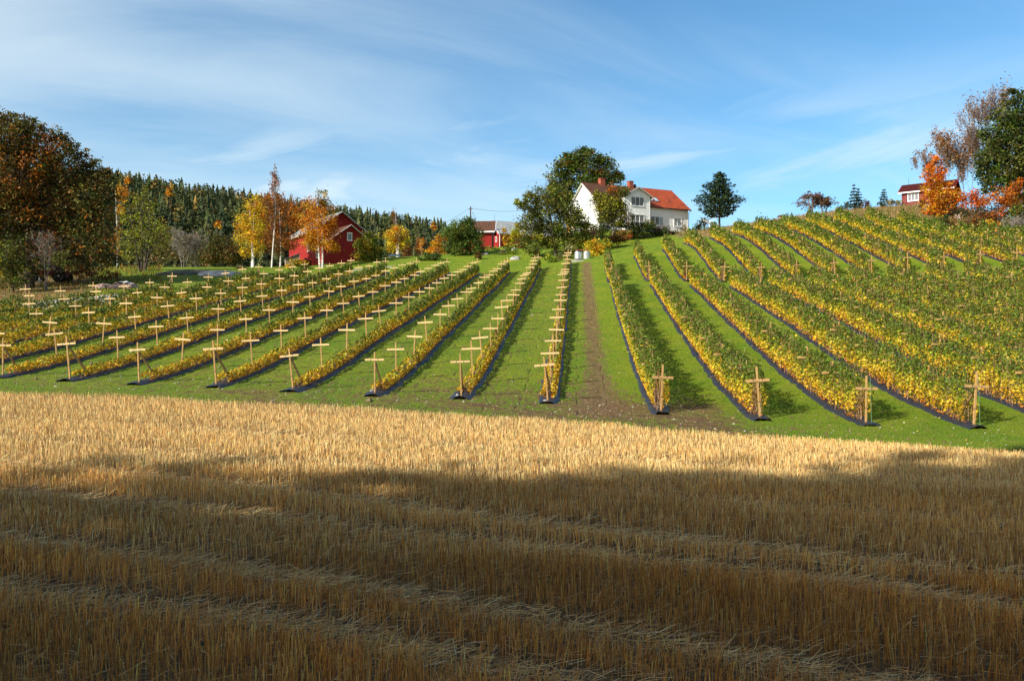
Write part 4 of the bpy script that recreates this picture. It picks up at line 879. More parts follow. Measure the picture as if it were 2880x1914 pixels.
tree('wine_bush', 'reddish dark bush right of the skyline spruce pair', 'bush', 1994, 133, [(1990,470,9,10),(1999,474,8,10)], [('wine',3),('brown',2),('dkolive',2)], 1.6, 1.2)
bare_tree('arching_shrub', 'pale yellow arching shrub at the cabin left corner', 'bush', 2058, 130, 460, [('tan',2),('lime',2)], 260, leaf=1.6, bark='grey_bark', spread=.7, r=.04, stems=3, width=16)
tree('maple_tree', 'bright orange maple in front of the red cabin', 'tree', 2160, 117,
     [(2160,380,15,14,[('redor',3),('orange',2)]),(2140,402,14,14,[('redor',2),('orange',3)]),(2165,405,18,16,[('redor',2),('orange',3)]),(2148,425,20,16),(2175,432,16,14),(2140,450,16,14),(2165,455,24,16),(2190,450,20,14),(2145,475,20,14),(2175,478,22,14),(2205,470,16,12,[('redor',3),('orange',2)]),(2150,492,16,8),(2155,365,8,8,[('redor',3),('orange',2)])],
     [('orange',6),('gold',3),('redor',1)], 2.1, 1.9, .13, twigs=6)
bare_tree('aspen_tree', 'thin sparse aspen left of the orange maple', 'tree', 2136, 140, 342, [('tan',3),('rust',2),('brown',2)], 1300, leaf=1.8, bark='grey_bark', spread=.42, up=.45, r=.10, width=26, minr=.018)
bare_tree('aspen_tree', 'sparse brown-leaved aspen rising behind the orange maple', 'tree', 2184, 140, 300, [('rust',3),('tan',3),('brown',3)], 2600, leaf=1.8, bark='grey_bark', spread=.40, up=.45, r=.13, width=28, minr=.018)
bare_tree('aspen_tree', 'slender bare aspen behind the cabin right gable', 'tree', 2222, 140, 315, [('rust',3),('tan',3)], 1300, leaf=1.8, bark='twig', spread=.40, up=.45, r=.11, width=24, minr=.018)
bare_tree('aspen_tree', 'tallest bare aspen left of the dark green tree', 'tree', 2262, 135, 203, [('rust',2),('brown',4),('tan',2)], 2600, leaf=1.8, bark='twig', spread=.42, up=.5, r=.17, width=58, maxl=4, nch=6, minr=.02)
bare_tree('aspen_tree', 'lower bare aspen against the dark green tree', 'tree', 2242, 138, 300, [('rust',2),('tan',3)], 1500, leaf=1.8, bark='twig', spread=.45, up=.45, r=.12, width=36, minr=.018)
tree('oak_tree', 'huge dark green oak at the right edge', 'tree', 2345, 112,
     [(2350,240,34,26),(2320,270,34,26),(2370,290,50,40),(2300,310,34,30),(2345,340,50,36),(2290,345,32,26),(2280,375,26,22),(2320,390,50,30),(2370,400,40,40),(2275,400,24,18),(2300,425,40,20),(2350,440,40,24),(2265,385,14,12),(2330,215,14,8),(2345,470,34,24,[('olive',3),('rust',2)]),(2400,330,50,60),(2400,240,30,30)],
     [('dkgreen',4),('green',1.6),('dkolive',3),('olive',1)], 2.6, 2.2, .4, twigs=7, cvar=.3)
tree('rowan_tree', 'red-leaved rowan right of the red cabin', 'tree', 2240, 112, [(2228,455,16,14),(2250,450,18,14),(2238,470,20,12),(2262,470,18,14),(2215,465,10,8)], [('redor',4),('red',2),('orange',2)], 1.9, 1.1, .08, 'grey_bark', stems=[(0,-5),(8,12)], twigs=8)
tree('maple_tree', 'orange maple under the dark oak', 'tree', 2300, 108, [(2280,465,18,16),(2305,450,22,18),(2330,435,18,14),(2320,475,22,16),(2295,490,20,12),(2345,420,12,10),(2350,480,18,18)], [('orange',3),('redor',2),('rust',3),('olive',1)], 1.9, 1.15, .08, 'grey_bark', stems=[(0,-8),(6,10),(14,20)], twigs=8)
tree('maple_sapling', 'small yellow-orange maple sapling at the bank foot', 'tree', 2290, 103, [(2288,510,10,9),(2280,525,10,7),(2296,520,7,6)], [('gold',4),('orange',2)], 1.9, 1.5, .04)
bare_tree('dead_bush', 'pale leafless bush leaning left at the right edge', 'bush', 2345, 100, 500, None, 0, bark='grey_bark', lean=-.35, spread=.6, r=.06, stems=3, width=30)
bare_tree('birch_sapling', 'thin white leaning birch below the orange maple', 'tree', 2204, 110, 490, [('rust',1)], 60, bark='birch', lean=-.05, spread=.5, r=.06, maxl=3, nch=3, width=10)
spruce('spruce_tree', 'young dark spruce below the orange maple', 'spruce', 2180, 108, 492, 14, [('needle',3),('dkgreen',2)], leaf=2.0)
spruce('spruce_tree', 'small spruce in front of the cabin window', 'spruce', 2124, 124, 455, 9, [('needle',3),('dkgreen',2)], leaf=1.8)
tree('undergrowth_bush', 'green weedy thicket on the bank below the orange maple', 'bush', 2120, 112, [(2100,520,22,9),(2135,515,24,10),(2160,510,18,9)], [('green',3),('olive',3),('dkgreen',2)], 1.9, 1.6)
tree('undergrowth_bush', 'dark red-brown thicket under the rowan at the bank', 'bush', 2240, 106, [(2200,520,20,14),(2230,515,24,20),(2265,520,22,18),(2250,495,22,14)], [('wine',2),('brown',4),('rust',2),('dkolive',2)], 1.9, 1.0)
tree('undergrowth_bush', 'dark olive thicket below the dead bush at the right edge', 'bush', 2340, 104, [(2320,520,24,18),(2352,505,22,24),(2365,540,20,16),(2345,490,20,20)], [('olive',3),('dkolive',3),('brown',2),('green',1)], 1.9, 1.4)
tree('bracken_bank', 'rusty bracken clump beside the last raspberry row', 'bush', 2320, 98, [(2290,548,20,9),(2325,556,24,10),(2358,568,18,12)], [('rust',3),('brown',4),('tan',1)], 1.9, 1.4)

tree('bracken_bank', 'rust and brown thicket at the foot of the bank below the orange maple', 'bush', 2200, 103, [(2160,530,18,8),(2190,535,20,9),(2215,542,18,8)], [('brown',4),('olive',3),('rust',1)], 1.9, 1.3)
tree('undergrowth_bush', 'dark green scrub between the rowan and the young maple', 'bush', 2265, 109, [(2255,500,20,18),(2285,498,18,16),(2310,505,20,18)], [('dkolive',4),('dkgreen',2),('wine',1),('brown',2)], 1.9, 1.5)
# -- wooded hill: conifers as one mass, the autumn trees in it one by one
def forest_mass():
    tries = 6600; y = 385 + 470*rng.random(tries)**.8; x = rng.uniform(-.72, .10, tries)*y
    zc = H(x, y); h_ = (rng.gamma(16, .90, tries)).clip(8, 20); pine = rng.random(tries) < .60
    bc = np.array([(.044,.062,.020),(.060,.078,.022),(.030,.046,.018),(.085,.092,.026)])[rng.integers(0,4,tries)]
    aut = rng.random(tries) > .96; bc[aut] = (.26,.15,.03); bc = vary(bc, tries, .18, .05); Vs, Fs, Cs = [], [], []; off = 0
    P = np.where(pine)[0]; n = len(P); k = 34; h = h_[P]*.92; w = h*rng.uniform(.17,.26,n)
    t = .34 + .66*rng.random((n,k)); prof = np.sqrt(np.maximum(.05, 1-((t-.64)/.40)**2)); a = rng.uniform(0, 6.283, (n,k)); r = w[:,None]*prof*np.sqrt(rng.uniform(.35,1,(n,k)))
    C = np.stack([x[P][:,None]+np.cos(a)*r, y[P][:,None]+np.sin(a)*r, zc[P][:,None]+h[:,None]*t], -1).reshape(-1,3)
    v, f = leaf_quads(C, (h[:,None]*.17*(1.2-.6*t)*rng.uniform(.7,1.3,(n,k))).ravel(), up=.35, aspect=.75); Vs.append(v); Fs.append(f); off += len(v); Cs.append(np.repeat(bc[P], k, 0)*rng.uniform(.75,1.3,(n*k,1)))
    tri = []
    P = np.where(~pine)[0]; n = len(P); h = h_[P]*1.05; w = h*rng.uniform(.13,.23,n); X, Y, Z = x[P], y[P], zc[P]; lev, sid = 7, 7
    for l in range(lev):
        t0 = .08 + .86*l/lev; t1 = min(1.0, t0 + .86/lev*1.8); rad = w*((1-(t0-.08)/.95)**.85)*rng.uniform(.75,1.2,n); a0 = rng.uniform(0, 6.28, n)
        ang = a0[:,None] + np.arange(sid)[None]*2*np.pi/sid + rng.normal(0,.2,(n,sid)); rj = rad[:,None]*rng.uniform(.35,1.45,(n,sid))
        V = np.empty((n, sid+1, 3)); V[:,:sid,0] = X[:,None]+np.cos(ang)*rj; V[:,:sid,1] = Y[:,None]+np.sin(ang)*rj; V[:,:sid,2] = (Z+h*t0)[:,None] - rng.uniform(-.02,.07,(n,sid))*h[:,None]
        V[:,sid,0] = X+rng.normal(0,.12,n); V[:,sid,1] = Y; V[:,sid,2] = Z+h*t1
        q = np.stack([np.arange(sid), (np.arange(sid)+1)%sid, np.full(sid, sid)], -1); tri.append((q[None] + (np.arange(n)*(sid+1))[:,None,None]).reshape(-1,3) + off)
        Vs.append(V.reshape(-1,3)); Cs.append(np.repeat(bc[P], sid, 0)*rng.uniform(.75,1.3,(n*sid,1))); off += n*(sid+1)
    me = mesh_np('forest', np.concatenate(Vs), [Fs[0], np.concatenate(tri)], M['needle'], np.concatenate(Cs)); o = link(bpy.data.objects.new('forest', me)); tag(o, 'dark conifer forest covering the far hill', 'forest', kind='stuff')
forest_mass()
for i, (xd, yd, r, d, lab) in enumerate(((285,438,10,520,'orange birch in the hill forest right above the big oak edge'),(275,480,7,470,'lower orange birch in the forest beside the oak'),(295,412,5,620,'small orange treetop near the ridge beside the oak'),
        (391,435,7,560,'single orange tree high in the conifer hill'),(502,512,6,470,'yellow tree low in the forest left of the yellow birch'),(685,492,14,430,'golden tree in the forest between the birches'),(700,465,6,480,'small rust tree in the forest above the golden one'),
        (998,516,5,430,'orange tree at the right end of the forest'),(970,560,10,400,'rust undergrowth tree at the forest foot near the bench'),(940,580,12,400,'brown tree at the forest foot behind the golden birch'))):
    x = (xd*K-1440)/FP*d; z0 = Hs(x, d); zc = PW(xd, yd, d)[2]
    tree('autumn_tree', lab, 'tree', xd, d, [(xd,yd,r),(xd-r*.5,yd+r*1.2,r*.9),(xd+r*.4,yd+r*1.6,r)], [('gold',3),('orange',3),('rust',1)] if i < 8 else [('brown',3),('rust',2)], 1.7, 1.8, .3, twigs=2)
# -- dark wood outside the frame that keeps the foreground and the left edge in shade
def shade_wood(name, spots, label):
    Vs, Fs, Cs = [], [], []; off = 0
    for sp_ in spots:
        x, y, h, w = sp_[:4]; z = Hs(x, y); n = sp_[4] if len(sp_) > 4 else 420; t = rng.random(n)**.8; a = rng.uniform(0, 6.28, n); r = w*(1-t)**.7*np.sqrt(rng.uniform(.1,1,n)) + .2
        C = np.stack([x+np.cos(a)*r, y+np.sin(a)*r, z+h*(.03+.97*t)], -1); v, f = leaf_quads(C, rng.uniform(1.3,2.4,n)*(1.15-t*.6), up=.4, aspect=.7)
        Vs.append(v); Fs.append(f+off); off += len(v); Cs.append(vary(PAL['needle'], n, .2, .05))
        b = np.array([(x-.3,y-.3,z-1),(x+.3,y-.3,z-1),(x+.3,y+.3,z-1),(x-.3,y+.3,z-1),(x,y,z+h*.9)]); Vs.append(b); Fs.append(np.array([(0,1,4,4),(1,2,4,4),(2,3,4,4),(3,0,4,4)])[:,[0,1,2,2]][:, :3].repeat(1,0) if False else np.array([(0,1,4,0)])[:0].reshape(0,4)); off += 5
    o = obj_np(name, np.concatenate(Vs), np.concatenate([q for q in Fs if len(q)]), M['needle'], None, np.concatenate(Cs)); tag(o, label, 'wood', kind='stuff')
spots = []; nv = np.array([.25, -.97])
HB = 33.5; sh = np.array([-SX, -SY])/np.hypot(SX,SY)*HB/math.tan(R(SUN_EL))
for k in range(380):
    s = rng.uniform(-34, 36); ey_ = np.interp(s, [-34,-9.2,.2,13.5,36], [16.2,16.6,16.6,20.8,30.8]); t = rng.uniform(-3.0, 2.2) if k % 2 == 0 else rng.uniform(1.5, 26)
    q = np.array([s, ey_]) - sh + nv*t; spots.append((q[0], q[1], HB - .4 + rng.normal(0, .7) - Hs(q[0],q[1]) - 3, rng.uniform(2.2, 4.0), 34 if t < -1.2 else (64 if t < .4 else (110 if t < 2 else 190))))
shade_wood('spruce_wood', spots, 'tall dark spruce wood behind the camera that shades the field')
shade_wood('added_shade_wood', [(rng.uniform(-92,-70), rng.uniform(24,56), rng.uniform(12,17), rng.uniform(4,6)) for k in range(34)], 'unseen wood added outside the left edge to shade the yard')  # sun blockers added out of view to darken the left edge
# ------------------------------------------------------------------ buildings
def board_mat(name, col, dirt, pitch, amt=.5, rough=.7):
    m, nt = new_mat(name); g = NT(nt); tc = g.n('ShaderNodeTexCoord').outputs['Object']; sp = g.n('ShaderNodeSeparateXYZ', {0: tc})
    s = g.m('ADD', sp.outputs[0], sp.outputs[1]); ph = g.m('FRACT', g.m('DIVIDE', s, pitch)); cell = g.m('FLOOR', g.m('DIVIDE', s, pitch))
    wn_ = g.n('ShaderNodeTexWhiteNoise', {1: cell}, noise_dimensions='1D').outputs[0]
    gap = g.ramp(g.m('ABSOLUTE', g.m('SUBTRACT', ph, .5)), .40, .48)
    streak = g.noise(g.map(tc, (4,4,.35)), 2.0, 5, .65)
    c = g.mix(g.ramp(streak, .45, .75, 0, amt), col, dirt); c = g.mix(g.m('MULTIPLY', wn_, .22), c, dirt)
    b = g.n('ShaderNodeBump', {'Height': g.m('SUBTRACT', 1.0, gap), 'Strength': .8, 'Distance': .03})
    p = g.n('ShaderNodeBsdfPrincipled', {'Base Color': c, 'Roughness': rough, 'Specular IOR Level': .25, 'Normal': b.outputs[0]})
    nt.links.new(p.outputs[0], g.n('ShaderNodeOutputMaterial').inputs[0]); return m
M['white_boards'] = board_mat('white_boards', (.86,.86,.84), (.62,.61,.58), .14, .3)
M['red_boards'] = board_mat('red_boards', (.30,.012,.010), (.12,.010,.010), .20, .5)
M['old_red_boards'] = board_mat('old_red_boards', (.17,.014,.016), (.34,.18,.16), .18, .4)
M['trim'] = simple('white_trim', (.85,.85,.83), .6, var=.08, scale=2)
M['trim_old'] = simple('weathered_white_trim', (.70,.70,.68), .7, var=.2, scale=3)
M['red_trim'] = simple('dark_red_paint', (.25,.014,.014), .6, var=.2)
def tile_mat(name, a, b, c3, moss=0.0):
    m, nt = new_mat(name); g = NT(nt); tc = g.n('ShaderNodeTexCoord').outputs['Object']
    v = g.n('ShaderNodeTexVoronoi', {'Vector': g.map(tc, (3.6,3.0,3.0)), 'Scale': 1.0, 'Randomness': .8}); w = g.n('ShaderNodeSeparateXYZ', {0: v.outputs['Color']})
    c = g.mix(g.ramp(w.outputs[0], .2, .8), a, b); c = g.mix(g.ramp(g.noise(tc, .8, 5, .65), .52, .68, 0, .85), c, c3)
    s = g.n('ShaderNodeSeparateXYZ', {0: tc}).outputs[0]; wv = g.m('SINE', g.m('MULTIPLY', s, 6.2832/.26))
    bp = g.n('ShaderNodeBump', {'Height': wv, 'Strength': .6, 'Distance': .04})
    p = g.n('ShaderNodeBsdfPrincipled', {'Base Color': c, 'Roughness': .85, 'Specular IOR Level': .2, 'Normal': bp.outputs[0]})
    nt.links.new(p.outputs[0], g.n('ShaderNodeOutputMaterial').inputs[0]); return m
M['tiles_red'] = tile_mat('red_roof_tiles', (.55,.115,.045), (.42,.085,.035), (.24,.075,.045))
M['tiles_brown'] = tile_mat('old_brown_roof_tiles', (.17,.075,.045), (.12,.062,.042), (.085,.07,.045))
M['cabin_roof'] = tile_mat('dark_red_sheet_roof', (.075,.011,.010), (.06,.010,.009), (.05,.012,.010))
M['grey_roof'] = simple('grey_sheet_roof', (.32,.34,.34), .6, var=.2, scale=1.5)
M['brick'] = simple('brick', (.38,.10,.06), .9, var=.35, scale=6, bump=.3)
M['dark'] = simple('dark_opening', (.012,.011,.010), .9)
M['steel'] = simple('steel', (.62,.64,.66), .32, metal=.75, var=.12, scale=2)
M['iron'] = simple('dark_iron', (.04,.04,.045), .5, metal=.4)
M['rust'] = simple('rusty_iron', (.22,.07,.03), .8)
M['concrete'] = simple('concrete', (.45,.42,.36), .9, var=.2, scale=3, bump=.2)
M['blue_paint'] = simple('pale_blue_paint', (.40,.52,.58), .6, var=.15)
M['lichen_rock'] = simple('lichen_rock', (.60,.57,.54), .9, var=.4, scale=1.3, bump=.6, col2=(.30,.26,.23))
M['dark_moss'] = simple('mossy_rock', (.10,.10,.06), .95, var=.4, scale=1.6, bump=.5)
M['tyre'] = simple('tyre', (.02,.02,.02), .8)
M['hub'] = simple('pale_wheel_rim', (.45,.47,.48), .5, var=.2)
def glass_mat():
    m, nt = new_mat('window_glass'); g = NT(nt)
    p = g.n('ShaderNodeBsdfPrincipled', {'Base Color': (.008,.009,.011,1), 'Roughness': .3, 'Specular IOR Level': .08}); nt.links.new(p.outputs[0], g.n('ShaderNodeOutputMaterial').inputs[0]); return m
M['glass'] = glass_mat()
M['glass_curtain'] = simple('curtained_glass', (.22,.27,.30), .15, var=.1, spec=.6)
def wtrans(axis):
    return (lambda u, o, z: (u, -o, z)) if axis == 'f' else ((lambda u, o, z: (-o, u, z)) if axis == 'g' else None)
def qbox(mb, T, u0, u1, o0, o1, z0, z1):
    v = [T(u0,o0,z0),T(u1,o0,z0),T(u1,o1,z0),T(u0,o1,z0),T(u0,o0,z1),T(u1,o0,z1),T(u1,o1,z1),T(u0,o1,z1)]
    mb.add(v, [(0,1,2,3),(7,6,5,4),(4,5,1,0),(5,6,2,1),(6,7,3,2),(7,4,0,3)])
def window(parent, axis, off, u0, u1, z0, z1, n=2, name='window', label=None, curtain=(), trim='trim', t=.11, extra=None):
    T0 = wtrans(axis); T = lambda u, o, z: T0(u, o + off, z)
    mb = MB(); qbox(mb, T, u0-t, u0, 0, .075, z0-t, z1+t); qbox(mb, T, u1, u1+t, 0, .075, z0-t, z1+t); qbox(mb, T, u0, u1, 0, .072, z1, z1+t); qbox(mb, T, u0, u1, 0, .072, z0-t, z0)
    qbox(mb, T, u0-t-.05, u1+t+.05, 0, .13, z1+t, z1+t+.05); qbox(mb, T, u0-t-.03, u1+t+.03, 0, .12, z0-t-.045, z0-t)
    w = (u1-u0)/n
    for k in range(1, n): qbox(mb, T, u0+w*k-.04, u0+w*k+.04, 0, .065, z0, z1)
    if extra == 'rail': qbox(mb, T, u0, u1, 0, .055, (z0+z1)/2-.03, (z0+z1)/2+.03)
    fr = mb.build(name, M[trim], parent)
    if label: fr['label'] = label
    for k in range(n):
        p = MB(); qbox(p, T, u0+w*k+(.04 if k else 0), u0+w*(k+1)-(.04 if k<n-1 else 0), .004, .02, z0, z1); p.build('pane', M['glass_curtain' if k in curtain else 'glass'], fr)
    return fr
def gable_body(x0, x1, y0, y1, z0, ze, zr, along='x'):
    """prism; ridge along x (gables at x0,x1) or along y (gables at y0,y1)"""
    mb = MB()
    if along == 'x':
        ym = (y0+y1)/2; v = [(x0,y0,z0),(x0,y1,z0),(x0,y1,ze),(x0,ym,zr),(x0,y0,ze),(x1,y0,z0),(x1,y1,z0),(x1,y1,ze),(x1,ym,zr),(x1,y0,ze)]
        mb.add(v, [(0,4,3,2,1),(5,6,7,8,9),(0,5,9,4),(1,2,7,6),(4,9,8,3),(3,8,7,2),(0,1,6,5)])
    else:
        xm = (x0+x1)/2; v = [(x0,y0,z0),(x1,y0,z0),(x1,y0,ze),(xm,y0,zr),(x0,y0,ze),(x0,y1,z0),(x1,y1,z0),(x1,y1,ze),(xm,y1,zr),(x0,y1,ze)]
        mb.add(v, [(0,1,2,3,4),(5,9,8,7,6),(0,4,9,5),(1,6,7,2),(4,3,8,9),(3,2,7,8),(0,5,6,1)])
    return mb
def courses(mb, A, B, C, D, n, th=.05):
    """tile courses on the slope A-B (eave line) to D-C (ridge line)"""
    A, B, C, D = map(np.array, (A, B, C, D)); nrm = np.cross(B-A, D-A); nrm = nrm/np.linalg.norm(nrm)
    if nrm[2] < 0: nrm = -nrm
    for k in range(n):
        t0, t1 = k/n, min(1, (k+1.05)/n)
        a, b = A+(D-A)*t0, B+(C-B)*t0; c, d = B+(C-B)*t1, A+(D-A)*t1
        mb.add([a, b, c, d, a+nrm*th*1.9, b+nrm*th*1.9, c+nrm*th*.5, d+nrm*th*.5], [(4,5,6,7),(0,4,5,1) if False else (0,1,5,4),(1,2,6,5),(3,0,4,7),(0,3,2,1)])
def battens(T, u0, u1, step, z0, ztop, w=.045, o=.022):
    mb = MB(); u = u0
    while u < u1: qbox(mb, T, u-w/2, u+w/2, .002, o, z0, ztop(u)); u += step
    return mb
def house():
    zb = 19.05; H0 = empty('farmhouse', (14.85, 136.0, zb), R(25)); tag(H0, 'two-storey white wooden farmhouse with part brown, part red tiled roof', 'house')
    Lx, W = 18.7, 10.5; ze, zr = 4.75, 8.75; S = lambda y: ze + (zr-ze)*min(y, W-y)/(W/2)
    gable_body(0, Lx, 0, W, 0, ze-.05, zr-.05).build('wall', M['white_boards'], H0)
    f = MB(); f.box(-.03, Lx+.03, -.03, W+.03, -2.2, .0); f.box(4.57, 9.83, -.93, 2, -2.2, -.004); f.build('foundation', M['stone'], H0)
    Tf, Tg = wtrans('f'), wtrans('g')
    b = battens(Tf, .12, 4.5, .24, .05, lambda u: ze-.1); b2 = battens(Tf, 9.95, Lx, .24, .05, lambda u: ze-.1); b.v; 
    n0 = len(b.v); b.add(b2.v, b2.f); o = b.build('wall_batten', M['trim'], H0); o['kind'] = 'stuff'
    b = battens(Tg, .14, W, .24, .05, lambda u: S(u)-.15); o = b.build('wall_batten', M['trim'], H0); o['kind'] = 'stuff'
    # roofs
    ov = .45; e0 = -ov; ez = ze - (zr-ze)/(W/2)*ov
    r = MB(); courses(r, (-.35,e0,ez),(10.6,e0,ez),(10.6,W/2,zr),(-.35,W/2,zr), 16); r.build('roof', M['tiles_brown'], H0)['label'] = 'old dark brown tiles on the left part of the roof'
    r = MB(); courses(r, (10.6,e0,ez),(Lx+.35,e0,ez),(Lx+.35,W/2,zr),(10.6,W/2,zr), 16, .052); r.build('roof', M['tiles_red'], H0)['label'] = 'newer orange-red tiles on the right part of the roof'
    r = MB(); courses(r, (Lx+.35,W+ov,ez),(-.35,W+ov,ez),(-.35,W/2,zr),(Lx+.35,W/2,zr), 16); r.build('roof', M['tiles_brown'], H0)
    r = MB(); r.tube([(-.35,W/2,zr+.06),(10.6,W/2,zr+.06)], .11, 6); r.build('ridge_cap', M['tiles_brown'], H0)
    r = MB(); r.tube([(10.6,W/2,zr+.06),(Lx+.35,W/2,zr+.06)], .11, 6); r.build('ridge_cap', M['tiles_red'], H0)
    bb = MB()
    for sx in (-.37, Lx+.33):
        bb.obox((sx, e0, ez-.12), (sx, W/2+.02, zr-.12), .05, .28, up=(1,0,0)); bb.obox((sx, W+ov, ez-.12), (sx, W/2-.02, zr-.12), .05, .28, up=(1,0,0))
    bb.build('bargeboard', M['trim'], H0)
    g_ = MB(); g_.tube([(9.9,e0-.06,ez-.04),(Lx+.4,e0-.06,ez-.06)], .07, 6); g_.tube([(-.3,e0-.06,ez-.04),(4.3,e0-.06,ez-.04)], .07, 6)
    g_.tube([(Lx+.3,e0-.06,ez-.08),(Lx+.12,-.1,ez-.5),(Lx+.08,-.08,.1)], .045, 6); g_.build('gutter', M['iron'], H0)
    # cross wing
    wz, wr = 6.15, 7.5; gable_body(4.6, 9.8, -.9, 4.2, 0, wz, wr, 'y').build('wing_wall', M['white_boards'], H0)
    Tw = lambda u, o, z: (u, -.9-o, z); b = battens(Tw, 4.7, 9.8, .24, .05, lambda u: wz + (wr-wz)*(1-abs(u-7.2)/2.6) - .12)
    Ts = lambda u, o, z: (9.8+o, u, z); 
    u = -.75
    while u < 0: qbox(b, lambda a,o,z: (9.8+o, a, z), u, u+.05, .002, .022, .05, wz-.1); u += .24
    o = b.build('wall_batten', M['trim'], H0); o['kind'] = 'stuff'
    r = MB(); sl = (wr-wz)/2.6; a = .55
    courses(r, (4.6-a,4.2,wz-sl*a),(4.6-a,-1.35,wz-sl*a),(7.2,-1.35,wr+.02),(7.2,4.2,wr+.02), 9); courses(r, (9.8+a,-1.35,wz-sl*a),(9.8+a,4.2,wz-sl*a),(7.2,4.2,wr+.02),(7.2,-1.35,wr+.02), 9); r.build('wing_roof', M['tiles_brown'], H0)
    bb = MB(); bb.obox((4.6-a,-1.38,wz-sl*a-.08),(7.22,-1.38,wr-.06),.05,.30,up=(0,1,0)); bb.obox((9.8+a,-1.38,wz-sl*a-.08),(7.18,-1.38,wr-.06),.05,.30,up=(0,1,0)); bb.box(9.8+a-.12,9.8+a+.02,-1.36,3.2,wz-sl*a-.2,wz-sl*a-.01); bb.build('bargeboard', M['trim'], H0)
    # corner boards
    cb = MB()
    for (x_, y_) in ((0,0),(Lx,0),(0,W)): cb.box(x_-.03, x_+.10 if x_ == 0 else x_+.03, y_-.032, y_+.11, .0, ze-.06)
    cb.box(9.7, 9.83, -.93, -.79, 0, wz-.1); cb.box(4.57, 4.7, -.93, -.79, 0, wz-.1); cb.build('corner_board', M['trim'], H0)
    # windows
    window(H0, 'f', .9, 5.95, 8.45, 4.35, 5.75, 3); window(H0, 'f', .9, 6.0, 8.5, .55, 2.65, 3, 'french_door', 'white french doors with panes at ground level', extra='rail')
    window(H0, 'f', 0, 1.05, 2.9, 1.3, 2.5, 2); window(H0, 'f', 0, 10.65, 13.2, 1.42, 2.8, 3, curtain=(2,)); window(H0, 'f', 0, 15.65, 17.15, 1.45, 2.8, 2, curtain=(0,1))
    window(H0, 'g', 0, 2.5, 4.1, 4.35, 5.85, 2, curtain=(0,1)); window(H0, 'g', 0, 2.4, 3.8, 1.35, 2.65, 2, curtain=(0,)); window(H0, 'g', 0, 6.6, 7.9, 4.35, 5.85, 2, curtain=(0,1)); window(H0, 'g', 0, 6.6, 7.9, 1.35, 2.65, 2)
    # skylights
    for k in (0, 1):
        x0 = 11.05 + k*1.35; y0 = 1.15; y1 = 2.35; zf = lambda y: ze + (zr-ze)*y/(W/2)
        m = MB(); m.add([(x0,y0,zf(y0)+.05),(x0+1.0,y0,zf(y0)+.05),(x0+1.0,y1,zf(y1)+.05),(x0,y1,zf(y1)+.05),(x0,y0,zf(y0)+.18),(x0+1.0,y0,zf(y0)+.18),(x0+1.0,y1,zf(y1)+.18),(x0,y1,zf(y1)+.18)], [(0,3,2,1),(4,5,6,7),(0,1,5,4),(1,2,6,5),(2,3,7,6),(3,0,4,7)])
        s = m.build('skylight', M['iron'], H0); m = MB(); q = .1; m.add([(x0+q,y0+q,zf(y0+q)+.20),(x0+1-q,y0+q,zf(y0+q)+.20),(x0+1-q,y1-q,zf(y1-q)+.20),(x0+q,y1-q,zf(y1-q)+.20)], [(0,1,2,3)]); m.build('pane', M['glass_sky'], s)
    for (s_, wch) in ((3.75, .95), (9.8, .85)):
        m = MB(); m.box(s_-wch/2, s_+wch/2, W/2-.4, W/2+.4, zr-.6, zr+1.0); m.box(s_-wch/2-.06, s_+wch/2+.06, W/2-.46, W/2+.46, zr+1.0, zr+1.12); m.box(s_-.2, s_+.2, W/2-.2, W/2+.2, zr+1.12, zr+1.16); m.build('chimney', M['brick'], H0)
    m = MB(); m.lathe([(0.02,0),(.28,.05),(.33,.14)], 10, (10.75, W/2-.2, zr+.35), 'y'); m.tube([(10.75,W/2,zr-.1),(10.75,W/2,zr+.4)], .03, 5); m.build('satellite_dish', M['iron'], H0)
    m = MB(); m.box(9.92, 10.12, -.14, -.005, 3.0, 3.2); m.build('wall_lamp', M['iron'], H0)
M['glass_sky'] = simple('skylight_glass', (.45,.55,.62), .08, var=.05, spec=.8)
house()
